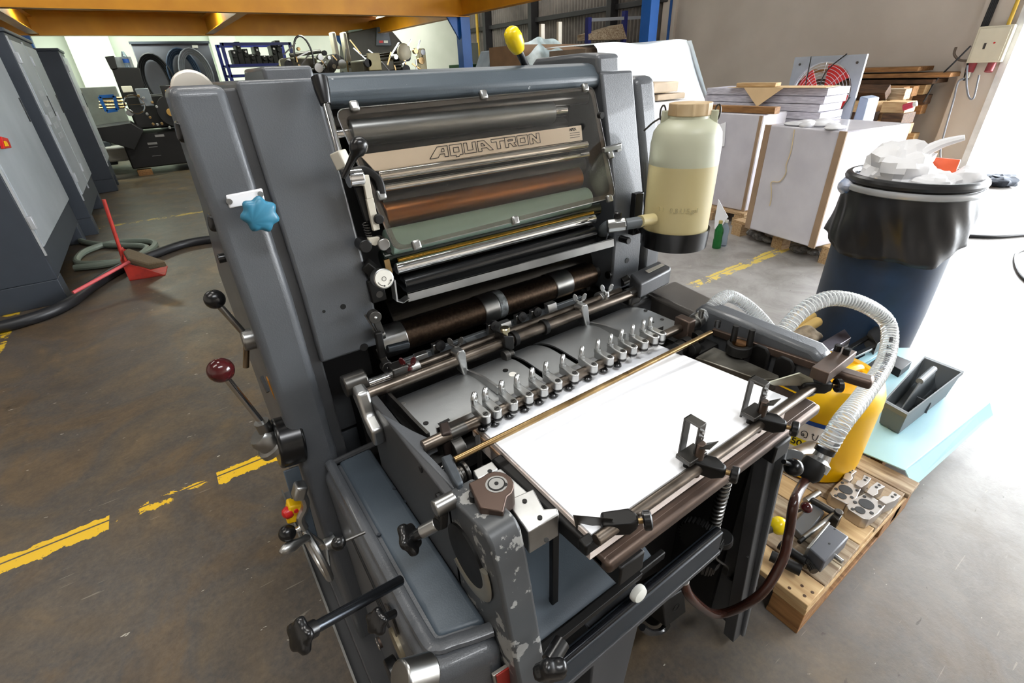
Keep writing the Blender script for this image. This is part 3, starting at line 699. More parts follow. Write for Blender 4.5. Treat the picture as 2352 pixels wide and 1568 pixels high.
# --- feeder side casting (left) with its slanted front
XC0, XC1 = .19, .238
rail = [(.80, .868), (.455, .868), (.455, .67), (.80, .67)]
MB().prism(rail, 'x', XC0, XC0 + .016).build('feeder_wall', paint_d, PR, .003)
tp = [PZ(x, y, .87) for x, y in ((872, 946), (948, 988), (1004, 1014), (971, 1030), (1054, 1112), (1041, 1122))]
MB().slab(tp, (0, 0, -.022)).build('feeder_wall_top', paint, PR, .002)
fp = [(.47, .875), (.375, .893)] + [(.345 - .022 * math.sin(a) + .022 - .0, .871 + .022 * math.cos(a)) for a in np.linspace(0, 1.5, 6)] + [(.336, .84), (.30, .64), (.262, .35), (.262, .05), (.47, .05)]
side_l = MB().prism(fp, 'x', XC0, XC1).build('feeder_side_plate', paint_chip, PR, .005, 3)
p = PZ(1089, 1136, .893); MB().cyl(p + V((0, 0, -.012)), p + V((0, 0, .0025)), .0075, n=18).build('bolt_hole', void, side_l)
# slotted arc and clamping lever on the outside of the casting
ar = [V((XC0 - .003, .42 + .058 * math.cos(a), .79 + .058 * math.sin(a))) for a in np.linspace(2.7, 5.4, 16)]
MB().tube(ar, .011, 8, flat=.3).build('index_arc', mat('engraved scale', (176, 172, 158), .4, .8), PR)
MB().cyl((XC0 - .004, .42, .79), (XC0 + .002, .42, .79), .05, n=40).build('index_recess', black_m, PR)
hub = PX(1015, 1160, .175)
MB().cyl(hub + V((-.012, 0, 0)), hub + V((.02, 0, 0)), .0125).build('clamp_pivot', steel, PR, .002)
ca, cb = PX(1015, 1175, .168), PX(1005, 1205, .165)
MB().bar(hub, PX(1012, 1205, .17), .02, .014, (1, 0, 0)).build('clamp_arm', steel_d, PR, .003)
h0, h1 = PX(1003, 1203, .16), PX(968, 1222, .14)
clampb = MB().cyl(h0, h1, .0095).build('clamp_handle', steel, PR, .001)
hd = (h1 - h0).normalized()
star(MB().cyl(h1, h1 + hd * .016, .008), h1 + hd * .014, hd, .022, .013, 5, .12).build('star_knob', black, clampb, ang=60)
c = PX(965, 1078, XC0 - .002); MB().cyl(c, c + V((.006, 0, 0)), .006, n=6).build('hex_bolt', black_m, PR)
c = PX(1003, 1142, XC0 - .006); MB().cyl(c, c + V((.01, 0, 0)), .006, n=14).build('hex_bolt', black_m, PR)
# side block (aluminium carriage with brown cap) between casting and pile
cb_ = [PZ(x, y, .868) for x, y in ((1085, 1083), (1130, 1060), (1148, 1078), (1282, 1172), (1286, 1184), (1212, 1228), (1160, 1140))]
MB().slab([PZ(x, y, .868) for x, y in ((1160, 1150), (1225, 1122), (1250, 1168), (1280, 1166), (1284, 1180), (1214, 1222))], (0, 0, -.045)).build('carriage_block', alu, PR, .002)
MB().slab([PZ(x, y, .872) for x, y in ((1085, 1080), (1130, 1058), (1144, 1076), (1098, 1100))], (0, 0, -.02)).build('carriage_block', alu, PR, .002)
MB().slab([PZ(x, y, .866) for x, y in ((1095, 1095), (1150, 1075), (1235, 1150), (1190, 1175))], (0, 0, -.02)).build('carriage_slide', alu, PR, .002)
cap = PZ(1140, 1108, .905)
capo = MB().prism([(cap.x - .04, cap.y - .02), (cap.x - .02, cap.y - .045)] + [(cap.x + .024 * math.cos(a) , cap.y + .026 * math.sin(a)) for a in np.linspace(-1.6, 1.9, 10)] + [(cap.x - .03, cap.y + .026)], 'z', .868, .902).build('bearing_cap', mat('brown parkerised cap', (92, 76, 68), .35, .7, var=.3), PR, .002)
for r, m_, h_ in ((.0155, steel, .9025), (.0125, black_m, .903), (.0105, steel, .9035), (.003, black_m, .9042)):
    MB().cyl((cap.x, cap.y, .9), (cap.x, cap.y, h_), r, n=30).build('cap_ring', m_, capo)
for q in ((1125, 1082), (1160, 1113)):
    p = PZ(*q, .902); MB().cyl(p, p + V((0, 0, .0008)), .0035, n=12).build('cap_hole', void, capo)
for q in ((1240, 1188), (1255, 1240), (1110, 1072), (1205, 1150)):
    p = PZ(*q, .869); MB().cyl(p, p + V((0, 0, .0008)), .0035, n=12).build('bolt_hole', void, PR)
MB().bar(PZ(1140, 1062, .83), PZ(1360, 1255, .83), .022, .03).build('pile_side_rail', black_m, PR, .004)
# --- pile table, rear stops
tb = [PZ(x, y, .822) for x, y in ((1362, 1262), (1880, 900), (1884, 932), (1415, 1302))]
tY0, tY1 = .238, .62
TZ0 = .806
ny = PZ(1415, 1288, TZ0).y; nx0 = PZ(1352, 1252, TZ0).x; nx1 = PZ(1880, 925, TZ0).x
table = MB().box((nx0, ny + .01, .784), (nx1, .62, .8055)).build('pile_table', brown_st, PR, .004, 2)
MB().box((nx0, ny, .782), (nx1, ny + .05, TZ0 - .0008)).build('table_nosing', brown_st, table, .007, 3)
for x_ in (.35, .75):
    MB().box((x_, .27, .75), (x_ + .05, .6, .79)).build('table_rib', black_m, table, .003)
ta_, tb__ = PZ(1372, 1243, .862), PZ(1900, 862, .862); ty = (ta_.y + tb__.y) / 2
MB().cyl((ta_.x, ty, .862), (tb__.x, ty, .862), .0085, n=22).build('stop_rail', rod_m, PR, .001)
def clampo(x, d=(.42, -.9, .0), L_=.034):
    d = V(d).normalized(); c = V((x, ty, .864)); s_ = V((-d.y, d.x, 0)); z = V((0, 0, 1))
    P = lambda u, v, w_: c + d * u + s_ * v + z * w_
    b = MB().hexa([P(-.026, -.012, -.012), P(L_ * .5, -.013, -.013), P(L_, -.007, -.008), P(L_, .007, -.008), P(L_ * .5, .013, -.013), P(-.026, .012, -.012)],
                  [P(-.026, -.012, .012), P(L_ * .5, -.013, .014), P(L_, -.007, .007), P(L_, .007, .007), P(L_ * .5, .013, .014), P(-.026, .012, .012)]).build('stop_clamp', black_m, PR, .004, 3)
    MB().cyl(c + d * L_, c + d * (L_ + .008), .004, n=14).build('clamp_stud', brass, b)
    MB().lathe(c + d * (L_ + .006), d, [(0, .0105), (.002, .0132), (.010, .0132), (.012, .0105)], 20).build('clamp_knob', black, b)
    return b
def rear_stop(x):
    b = clampo(x)
    MB().box((x - .03, ty + .002, .874), (x + .012, ty + .028, .882)).build('stop_foot', steel_d, b, .001)
    MB().cyl((x - .004, ty + .006, .84), (x - .004, ty + .006, .905), .0075, n=16).build('stop_post', brown_st, b, .001)
    gy = ty + .036; zt_ = .938
    MB().box((x - .013, ty + .008, .885), (x + .004, ty + .011, zt_ - .002)).box((x - .013, ty + .008, zt_ - .003), (x + .004, gy, zt_)).box((x - .013, gy - .003, .80), (x + .004, gy, zt_)).build('stop_blade', steel_d, b, .0008)
    for zz in (.926, .915):
        MB().cyl((x - .0045, ty + .0045, zz), (x - .0045, ty + .008, zz), .003, n=12).build('rivet', chrome, b)
    MB().slab([(x - .013, ty + .003, .9), (x + .006, ty + .003, .9), (x + .010, ty - .012, .912), (x - .01, ty - .012, .908)], (0, 0, .002)).build('stop_tab', steel_d, b)
rear_stop(PZ(1602, 1062, .862).x); rear_stop(PZ(1742, 962, .862).x)
cl1 = clampo(PZ(1425, 1203, .862).x, (.75, -.6, .15), .024)
MB().slab([PZ(1316, 1182, .872), PZ(1402, 1190, .880), PZ(1392, 1212, .848), PZ(1325, 1222, .838)], (.002, -.003, 0)).build('corner_guard', steel_d, cl1)
cl2 = clampo(PZ(1868, 885, .862).x, (.7, -.6, .0), .03)
MB().slab([PZ(1758, 878, .885), PZ(1835, 855, .905), PZ(1862, 868, .89), PZ(1868, 885, .862), PZ(1775, 884, .866)], (.001, -.003, 0)).build('corner_guard', mat('pale spring steel', (190, 190, 172), .4, .6, var=.2), cl2)
MB().bar(PZ(1365, 1255, .845), PZ(1345, 1235, .845), .03, .02).build('rail_end', black_m, PR, .003)
# --- right side of the feeder
MB().bar(PX(1645, 757, .945), PX(1910, 845, .945), .036, .016).build('register_bar', brown_st, PR, .0015)
MB().bar(PX(1880, 842, .945), PX(2005, 880, .962), .03, .02).build('register_arm', brown_st, PR, .006)
MB().bar(PZ(1880, 862, .895), PZ(1945, 812, .895), .03, .024).build('register_slide', brown_st, PR, .0015)
for q in ((1922, 807), (1942, 815), (1647, 750)):
    p = PZ(*q, .905); MB().cyl(p, p + V((0, 0, .014)), .0065, n=16).use(1).cyl(p + V((0, 0, .013)), p + V((0, 0, .0143)), .0035, n=6).build('cap_screw', [black, void], PR)
for q in ((1685, 765), (1721, 777)):
    p = PX(*q, .945); p.z += .002; MB().cyl(p, p + V((0, 0, .004)), .0075, n=18).use(1).cyl(p + V((0, 0, .003)), p + V((0, 0, .0045)), .004, n=6).build('cap_screw', [black_m, void], PR)
hs = [(.60, .84), (.60, .885), (.585, .905), (.33, .90), (.305, .885), (.30, .80), (.27, .05), (.62, .05)]
MB().prism([(.60, .79), (.60, .885), (.585, .905), (.33, .90), (.305, .885), (.305, .79)], 'x', .935, .985).build('feeder_top_casting', paint, PR, .012, 3)
MB().prism([(.62, .05), (.62, .80), (.31, .80), (.262, .05)], 'x', .886, .899).build('feeder_side_plate', paint, PR, .003, 2)
MB().prism([(.325, .78), (.27, .05), (.30, .05), (.355, .78)], 'x', .853, .885).build('guide_post', paint_d, PR, .002)
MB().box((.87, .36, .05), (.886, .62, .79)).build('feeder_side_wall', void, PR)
for q in ((1800, 850), (1745, 822)):
    p = PX(*q, .928); MB().prism([(p.y - .02, p.z - .03), (p.y + .02, p.z - .03), (p.y + .02, p.z + .02), (p.y + .01, p.z + .032), (p.y - .01, p.z + .032), (p.y - .02, p.z + .02)], 'x', .922, .93).build('casting_window', void, PR, .004)
MB().slab([PZ(x, y, .845) for x, y in ((1597, 820), (1640, 796), (1790, 862), (1788, 868), (1748, 872))], (0, 0, -.03)).build('carriage_block', mat('oily carriage', (142, 140, 132), .38, .85, (84, 80, 72), vs=12), PR, .002)
p = PZ(1697, 800, .86)
MB().cyl(p + V((0, 0, -.01)), p + V((0, 0, .012)), .026, n=28).build('bearing_cap', black_m, PR, .002)
MB().cyl(p + V((0, 0, .012)), p + V((0, 0, .0145)), .016, n=24).build('cap_ring', mat('oily copper cap', (150, 104, 60), .2, 1), PR)
MB().tube([p + V((math.cos(t) * .013, math.sin(t) * .013, -.012 - t * .001)) for t in np.linspace(0, 20, 120)], .002, 6).build('return_spring', steel_d, PR)
for q in ((1683, 785), (1720, 795)):
    p = PZ(*q, .87); MB().cyl(p, p + V((0, 0, .04)), .0065, n=14).build('bar_pillar', black_m, PR)
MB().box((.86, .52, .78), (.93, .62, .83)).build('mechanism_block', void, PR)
for q in ((1575, 790), (1600, 775), (1560, 800), (1590, 800)):
    p = PZ(*q, .85); MB().cyl(p + V((-.01, 0, 0)), p + V((.01, 0, 0)), .016, n=20).build('cam_roller', black_m, PR, .001)
# right fairing and box
top = [PZ(1480, 668, .83), PZ(1550, 642, .83), PZ(1745, 735, .83), PZ(1712, 752, .83), PZ(1640, 742, .83)]
MB().slab(top, (0, 0, -.12)).build('side_fairing', mat('worn grey enamel', (104, 98, 92), .34, .35, (88, 84, 80), vs=5, bump=.12, bs=400), PR, .012, 3)
bx = [PZ(1447, 628, .905), PZ(1512, 598, .905), PZ(1542, 612, .905), PZ(1540, 618, .905), PZ(1472, 652, .905)]
cbx = MB().slab(bx, (0, 0, -.045)).build('sensor_box', paint_d, PR, .006, 3)
MB().slab([PZ(x, y, .9065) for x, y in ((1482, 622), (1520, 605), (1527, 609), (1490, 627))], (0, 0, .001)).build('box_plate', ivory, cbx)
MB().cyl(PZ(1477, 668, .86), PZ(1477, 668, .83), .008).build('box_foot', chrome, cbx)
MB().box((.95, .80, .74), (1.05, .98, .82)).build('machine_shoulder', paint_d, PR, .01)
# water pipe to the bottle
pv = [PY(1388, 548, .87), PY(1385, 530, .85), PY(1400, 517, .82), PY(1430, 515, .79)]
MB().tube(catmull(pv, 6), .0135, 16).build('pipe_elbow', mat('grey pvc', (96, 102, 106), .4), PR)
pa, pb, pc_ = PY(1395, 520, .80), PY(1436, 515, .775), PY(1478, 508, .755)
MB().cyl(pa, pb, .0165, n=8).build('valve_body', steel, PR, .002)
MB().cyl(pb, pc_, .0135, n=20).build('pipe_coupling', mat('grey pvc', (96, 102, 106), .4), PR, .001)
vv = PY(1418, 505, .79); MB().lathe(vv, (0, 0, 1), [(0, .006), (.006, .009), (.018, .0095), (.02, .006)], 8).build('valve_knob', black, PR)
c = PY(1437, 551, .85); MB().cyl(c + V((0, -.012, 0)), c + V((0, .02, 0)), .009, n=20).build('adjusting_knob', black, PR, .001)
MB().bar(PY(1420, 348, .9), PY(1420, 330, .9), .016, .01, (0, 1, 0)).build('guard_latch', steel, PR, .001)
# --- drive housing with recessed tray, front left
TZ = .68
hz = [(.085, .37), (.07, .40), (.07, .872), (XC0, .872), (XC0, .30), (.14, .30)]
hous = MB().prism([(.082, .36), (.082, .872), (XC0 + .002, .872), (XC0 + .002, .335)], 'z', .05, TZ - .006).build('drive_housing', paint, PR, .022, 4)
MB().prism([(.118, .405), (.118, .868), (XC0, .868), (XC0, .382)], 'z', TZ - .02, TZ - .002).build('housing_tray', paint_blue, hous, .01, 3)
rim = catmull([(.102, .868, TZ), (.102, .6, TZ), (.103, .42, TZ), (.112, .392, TZ), (.135, .383, TZ), (.16, .374, TZ), (XC0, .365, TZ)], 6)
MB().tube(rim, .011, 10, flat=.8).build('tray_rim', paint, hous)
MB().tube([(.102, .864, TZ), (.15, .866, TZ), (.2, .868, TZ)], .007, 8).build('tray_rim', paint_d, hous)
for q in ((905, 1120), (932, 1148), (870, 1225)):
    p = PZ(*q, TZ); MB().lathe((p.x, p.y, TZ - .003), (0, 0, 1), [(0, .004), (.0014, .0035)], 9).build('ink_spot', mat('ink stain', (40, 46, 54), .5), hous)
# red switch panel on the housing front
sw = [PY(x, y, .335) for x, y in ((1128, 1545), (1175, 1515), (1185, 1568), (1140, 1600))]
swp = MB().slab(sw, (0, -.006, 0)).build('switch_panel', mat('panel trim', (170, 166, 158), .4, .6), hous, .001)
si = [PY(x, y, .328) for x, y in ((1138, 1549), (1173, 1526), (1181, 1562), (1145, 1586))]
MB().slab(si, (0, -.003, 0)).build('red_button', mat('dark red button', (150, 40, 30), .45), swp, .001)
# base pan on the floor
MB().box((.0, .55, .0), (.3, 1.62, .012)).build('base_pan', paint_d, PR, .003)
MB().box((-.004, .55, .0), (.002, 1.62, .03)).build('base_pan_edge', steel, PR)
MB().box((.03, .36, .012), (.2, 1.5, .06)).build('machine_plinth', paint_d, PR, .004)
# --- controls on the operator side: everything leaves the cover at X = XL0 towards -X
def rodline(name, q0, q1, Y0, Y1, r, m_, par=PR): return MB().cyl(PY(*q0, Y0), PY(*q1, Y1), r, n=16).build(name, m_, par)
# black square grips high up
for q0, q1, Y, r in (((446, 302), (404, 302), .96, .019), ((516, 510), (478, 510), .93, .017)):
    a, b = PY(*q0, Y), PY(*q1, Y)
    MB().bar(a, b, r * 1.6, r * 1.9, (0, 1, 0)).build('latch_grip', black, PR, .006, 3)
c = PY(522, 590, .93); MB().cyl(c, c + V((-.014, 0, 0)), .008).build('latch_grip', black, PR, .001)
# lever with black ball
Y = .93
ax0, ax1 = PY(612, 770, Y), PY(556, 782, Y)
l1 = MB().cyl(ax0, ax1, .0205, n=28).build('speed_lever', steel, PR, .003)
MB().cyl(ax1 + V((.01, 0, .005)), PY(497, 694, Y), .0058).build('lever_rod', steel, l1)
ball(MB(), PY(493, 687, Y), .017).build('lever_ball', black, l1, ang=80)
MB().cyl(PY(566, 790, Y), PY(565, 843, Y), .0055).build('lever_pin', mat('bronze pin', (150, 130, 104), .35, 1), l1)
# lever with maroon ball, black hub
hb0, hb1 = PY(692, 1003, .9), PY(632, 1020, .9)
l2 = MB().cyl(hb0, hb1, .052, n=36).build('clutch_lever', black, PR, .006, 3)
hm0, hm1 = hb1, PY(604, 1005, .9)
MB().lathe(hm0, hm1 - hm0, [(0, .036), (.01, .034), (.012, .026), (.034, .025), (.042, .02)], 28).build('lever_hub', steel, l2)
MB().cyl(PY(618, 1000, .9), PY(600, 968, .9), .014).build('hub_socket', steel, l2)
MB().cyl(PY(603, 972, .9), PY(515, 862, .9), .0062).build('lever_rod', chrome, l2)
ball(MB(), PY(507, 850, .9), .0225).build('lever_ball', maroon, l2, ang=80)
# orange strip along the cover edge
MB().ribbon([PY(x, y, .92) for x, y in ((618, 868), (630, 902), (642, 925), (651, 946))], (.008, 0, 0), (0, .02, 0)).build('warning_strip', orange_m, PR)
MB().bar(PY(600, 865, .98), PY(616, 900, .96), .006, .02).build('cover_latch', paint_d, PR)
# crank with ball, switch, hand wheel
Y = .84
MB().bar(PY(668, 1075, Y + .03), PY(715, 1240, Y + .03), .03, .004, (0, 1, 0)).build('control_plate', paint_blue, PR, .002)
cr0, cr1 = PY(702, 1125, Y), PY(674, 1128, Y)
crank = MB().bar(cr0, cr1, .03, .034).build('crank_handle', alu, PR, .006, 3)
MB().tube(catmull([PY(694, 1135, Y), PY(702, 1160, Y), PY(690, 1190, Y), PY(700, 1212, Y)], 5), .0085, 8).build('crank_arm', alu, crank)
MB().cyl(PY(698, 1208, Y), PY(672, 1220, Y), .006).build('crank_pin', chrome, crank)
ball(MB(), PY(660, 1224, Y), .0175).build('crank_ball', black, crank, ang=80)
es = MB().bar(PY(680, 1150, Y + .02), PY(676, 1190, Y + .02), .034, .03, (0, 1, 0)).build('emergency_switch', estop_y, PR, .004)
e = PY(668, 1172, Y + .015); MB().lathe(e, (-1, -.2, -.1), [(0, .012), (.006, .0135), (.014, .011), (.018, .004)], 20).build('stop_button', red_p, es)
e = PY(680, 1172, Y - .002); MB().cyl(e, e + V((0, -.003, 0)), .0045, n=14).build('switch_screw', red_p, es)
wcn = PX(757, 1255, .045) if False else PY(735, 1262, .86)
dirw = V((1, .12, .05)).normalized(); _, wu, ww = basis(dirw)
wr = .066
whl = MB().tube([wcn + (wu * math.cos(a) + ww * math.sin(a)) * wr - dirw * .01 for a in np.linspace(0, 2 * math.pi, 33)[:-1]], .0078, 10, True).build('hand_wheel', alu, PR)
hubm = MB().cyl(wcn + dirw * .012, wcn + dirw * .04, .016)
for a in (.3, 2.4, 4.5): hubm.bar(wcn + dirw * .016, wcn + (wu * math.cos(a) + ww * math.sin(a)) * wr - dirw * .008, .014, .006, dirw)
hubm.build('wheel_hub', alu, whl, .002)
ha, hb_ = PY(710, 1232, .84), PY(654, 1262, .82)
MB().lathe(ha, hb_ - ha, [(0, .005), (.006, .009), (.02, .0085), (.04, .0125), (.058, .011), (.068, .004)], 18).build('wheel_grip', alu, whl, ang=60)
th = MB().cyl(PY(838, 1222, .5), PY(790, 1243, .5), .0024, n=10).build('thin_plunger', steel_d, PR)
ball(MB(), PY(778, 1247, .5), .0098).build('plunger_ball', black, th, ang=80)
# long rod with star knob and short star knob, on the housing's left face
a, b = PX(892, 1348, .082), PY(722, 1442, .42)
a = PY(892, 1348, .46)
lr = MB().cyl(a + (a - b) * .2, b, .0075, n=18).build('pull_rod', mat('blued rod', (72, 76, 82), .25, .9), PR)
d = (b - a).normalized()
star(MB().cyl(b, b + d * .018, .0105), b + d * .014, d, .0195, .011, 5, .12).build('star_knob', black, lr, ang=60)
a, b = PY(905, 1408, .44), PY(872, 1424, .43); d = (b - a).normalized()
sk = MB().cyl(a, b, .006).build('short_plunger', black, PR)
star(MB(), b, d, .0165, .011, 5, .12).build('star_knob', black, sk, ang=60)
MB().slab([PX(x, y, .080) for x, y in ((885, 1385), (893, 1390), (915, 1455), (912, 1462), (893, 1400))], (-.002, 0, 0)).build('guide_plate', steel_d, PR)
for zz, yy, L_ in ((.63, .62, .16), (.55, .56, .14)):
    MB().tube([(.0805, yy + L_ / 2 - i * L_ / 8, zz - i * .006) for i in range(9)], .0022, 6).build('cover_slot', void, PR)
# index wheel at the bottom edge
ic = PX(914, 1484, .079)
iw = MB().cyl(ic + V((.004, 0, 0)), ic - V((.003, 0, 0)), .033, n=40).build('index_dial', mat('engraved dial', (150, 140, 118), .45, .7, var=.3, vs=20), PR)
c = PX(905, 1560, .062); MB().cyl(c + V((.016, 0, 0)), c + V((-.006, 0, 0)), .04, n=44).build('index_wheel', black, iw, .003)
MB().cyl(PY(990, 1540, .33), PY(918, 1562, .33), .0215, n=28).build('index_knob', steel, iw, .003)
c = PX(868, 1478, .058); MB().tube([c + V((0, math.cos(a) * .011, math.sin(a) * .011)) for a in np.linspace(0, 2 * math.pi, 21)[:-1]], .0018, 8, True).use(1).cyl(c + V((.006, 0, 0)), c, .0105, n=20).build('sight_glass', [chrome, brown_st], iw)
# --- understructure between the feeder plates
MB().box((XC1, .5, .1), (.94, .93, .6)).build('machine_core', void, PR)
shelf = MB().slab([(XC1, .36, .525), (.57, .36, .525), (.57, .5, .60), (XC1, .5, .60)], (0, 0, -.01)).build('inner_shelf', paint_blue, PR)
MB().bar((XC1 - .01, .355, .55), (.58, .352, .55), .012, .02).build('shelf_rail', black_m, PR, .002)
for x_ in (.25, .335):
    MB().box((x_, .40, .55), (x_ + .014, .41, .79)).build('frame_bar', black_m, PR, .001)
MB().bar((XC1 - .01, .33, .60), (.48, .33, .60), .014, .014).build('frame_bar', black_m, PR, .001)
xb = MB().box((XC1 - .01, .322, .455), (.75, .345, .515)).build('cross_beam', mat('navy black enamel', (40, 46, 52), .4, 0, var=.3), PR, .003)
MB().cyl((XC1 - .01, .33, .522), (.74, .33, .522), .007, n=14).build('beam_rail', mat('polished black bar', (34, 36, 40), .18, .5), PR)
MB().box((XC1 - .01, .318, .443), (.75, .348, .456)).build('beam_lip', paint_d, PR, .002)
e = PY(1465, 1362, .318); MB().lathe(e + V((0, .004, 0)), (0, -1, .15), [(0, .0175), (.006, .018), (.012, .015), (.014, .006)], 26, 1.0, .85).build('foot_pad', white_p, PR)
# spindle, gears, brackets behind the right half
sp0 = PY(1660, 1130, .36); sp1 = PY(1655, 1245, .36)
sx, szt, szb = .74, .79, PY(1655, 1250, .36).z
spd = MB().cyl((sp0.x, .36, sp0.z + .1), (sp0.x, .36, szb), .0105, n=20).build('lift_spindle', steel_d, PR)
nn = 24
MB().tube([V((sp0.x, .36, szb)) + V((math.cos(t) * .0115, math.sin(t) * .0115, t / (2 * math.pi * nn) * (sp0.z + .08 - szb))) for t in np.linspace(0, 2 * math.pi * nn, nn * 14)], .0026, 6).build('spindle_thread', steel, spd)
def gear(c, ax, r, t, teeth, m_, name, par=PR):
    d, u, w_ = basis(ax); c = V(c); n = teeth * 4; ring = []
    for i in range(n):
        q = r * (1 if (i % 4) in (0, 1) else .9); a = 2 * math.pi * i / n
        ring.append(c + (u * math.cos(a) + w_ * math.sin(a)) * q)
    return MB().slab(ring, d * t).build(name, m_, par)
gear((sp0.x, .36, szb - .04), (.1, 0, 1), .026, .03, 20, steel_d, 'bevel_gear')
gear(PY(1605, 1240, .37), (1, .25, 0), .05, .02, 30, black_m, 'bevel_gear')
MB().bar(PY(1735, 1050, .38), PY(1712, 1235, .38), .024, .006, (0, 1, 0)).build('lift_strap', steel_d, PR, .001)
MB().cyl(PY(1660, 1232, .34), PY(1660, 1243, .34), .022, n=22).build('spindle_flange', black_m, PR, .002)
MB().slab([PY(x, y, .30) for x, y in ((1732, 1262), (1752, 1258), (1748, 1295), (1728, 1290), (1714, 1278))], (0, -.003, 0)).build('hook_plate', steel, PR)
MB().slab([PX(x, y, .93) for x, y in ((1625, 1290), (1660, 1300), (1740, 1345), (1740, 1290), (1690, 1240), (1640, 1240))], (-.012, 0, 0)).build('side_gusset', void, PR)
c = PY(1648, 1302, .33); MB().cyl(c, c + V((0, .02, 0)), .0125, n=6).build('hex_bolt', black_m, PR)
MB().ribbon(catmull([PY(x, y, .33) for x, y in ((1640, 1255), (1642, 1280), (1668, 1300), (1665, 1320), (1690, 1335), (1738, 1360))], 5), (0, .012, 0), (.003, 0, .003)).build('bracket_edge', steel_d, PR)
# motor with terminal box, legs below the cross beam
leg = MB().prism([(.395, .0), (.5, .0), (.545, .455), (.40, .455)], 'y', .35, .46).build('support_leg', paint_d, PR, .004)
mt = [PY(x, y, .36) for x, y in ((1522, 1385), (1572, 1352), (1576, 1405), (1530, 1440))]
mb_ = MB().slab(mt, (-.015, .07, 0)).build('terminal_box', black_m, PR, .003)
cc = PY(1553, 1395, .356); MB().tube([cc + V((math.cos(a) * .011, 0, math.sin(a) * .011)) for a in np.linspace(0, 2 * math.pi, 20)[:-1]], .001, 6, True).build('box_emblem', black, mb_)
MB().cyl(PY(1490, 1405, .42), PY(1520, 1385, .42), .035, n=24).build('drive_motor', black_m, PR, .003)
cb1 = catmull([PY(x, y, .37) for x, y in ((1475, 1440), (1495, 1452), (1520, 1448), (1535, 1430))], 8)
MB().tube(cb1, lambda t: .008 * (1 + .12 * math.sin(t * 160)), 10).build('conduit', black, PR)
for k in range(4):
    pts = [PZ(x + k * 6, y + k * 7, .02 + .01 * k) for x, y in ((1255, 1568), (1320, 1535), (1385, 1545), (1430, 1590))]
    MB().tube(catmull(pts, 8), .009, 8).build('floor_cable', black, PR)
kb = PY(1262, 1520, .27)
star(MB().cyl(kb + V((.03, .01, 0)), kb, .012), kb, (-.5, -1, -.2), .022, .02, 5, .12).build('star_knob', black, PR, ang=60)
# brown suction hose hanging in front
hp = [PY(1568, 1330, .33), PY(1590, 1375, .31), PY(1650, 1410, .30), PZ(1740, 1370, .33), PZ(1795, 1290, .42), PZ(1812, 1225, .47), PZ(1825, 1150, .55), PY(1850, 1102, .30)]
MB().tube(catmull(hp, 10), .0105, 14).build('suction_hose', brown_h, PR)
MB().tube([PY(1567, 1330, .33) + V((math.cos(a) * .012, math.sin(a) * .012, 0)) for a in np.linspace(0, 6.28, 15)[:-1]], .003, 6, True).build('hose_clamp', steel, PR)
# --- valve unit, clear hose, grips at the right post
pu0, pu1 = PY(1850, 1100, .30), PY(1885, 1045, .30)
vb = MB().lathe(pu0, pu1 - pu0, [(0, .018), (.012, .027), (.04, .028), (.052, .026)], 20).build('pump_body', black_m, PR)
e = pu1 + (pu1 - pu0).normalized() * .0
MB().lathe(PY(1868, 1075, .30), (pu1 - pu0), [(0, .030), (.02, .031), (.024, .026), (.03, .018), (.05, .016)], 26).build('pump_cap', steel, vb)
MB().cyl(PY(1822, 1062, .36), PY(1866, 1040, .38), .036, n=24).build('pump_flange', steel, vb, .003)
MB().cyl(PY(1800, 1060, .285), PY(1840, 1080, .275), .005, n=12).build('clamp_stem', black, PR)
MB().lathe(PY(1815, 1070, .28), PY(1828, 1075, .275) - PY(1815, 1070, .28), [(0, .008), (.006, .017), (.016, .019), (.024, .016), (.03, .006)], 20).build('grip_knob', black, PR, ang=60)
yk = MB().lathe(PY(1780, 1210, .29), PY(1822, 1195, .285) - PY(1780, 1210, .29), [(0, .012), (.012, .02), (.024, .0215), (.034, .018), (.04, .008)], 22).build('yellow_grip', yellow_p, PR, ang=60)
MB().cyl((.895, .31, PY(1795, 1205, .288).z), PY(1795, 1205, .288), .010).build('grip_stem', steel_d, PR)
hpts = [PZ(1900, 1020, .58), PZ(1940, 960, .66), PZ(1995, 905, .76), PZ(2042, 830, .88), PZ(2035, 750, 1.0), PX(1985, 702, 1.2), PX(1910, 690, 1.22), PX(1850, 705, 1.2), PX(1800, 750, 1.16), PX(1770, 800, 1.1)]
# keep the loop in a smooth sheet: pump -> loop over the fairing
hpts = [PY(1900, 1025, .30), PY(1935, 968, .30), PY(1985, 905, .32), PY(2035, 825, .36), PY(2040, 745, .42), PY(1985, 700, .47), PY(1910, 685, .52), PY(1845, 712, .55), PY(1795, 765, .56)]
hc = catmull(hpts, 14)
h1 = MB().tube(hc, .0225, 18).build('clear_hose', hose_clear, PR)
def spiral(path, r, pitch, w_):
    L_ = [0]
    for i in range(1, len(path)): L_.append(L_[-1] + (path[i] - path[i - 1]).length)
    n = int(L_[-1] / pitch * 12); out = []
    t0, u, ww = basis(path[1] - path[0])
    j = 0; pu = u; pt = t0
    for i in range(n):
        s_ = L_[-1] * i / n
        while j < len(L_) - 2 and L_[j + 1] < s_: j += 1
        f_ = (s_ - L_[j]) / max(1e-9, L_[j + 1] - L_[j]); p = path[j].lerp(path[j + 1], f_); tt = (path[j + 1] - path[j]).normalized()
        pu = (pu - tt * pu.dot(tt)).normalized(); wv = tt.cross(pu); a = 2 * math.pi * s_ / pitch
        out.append(p + (pu * math.cos(a) + wv * math.sin(a)) * r)
    return MB().tube(out, w_, 5)
spiral(hc, .0218, .0125, .0021).build('hose_spiral', hose_wire, h1)
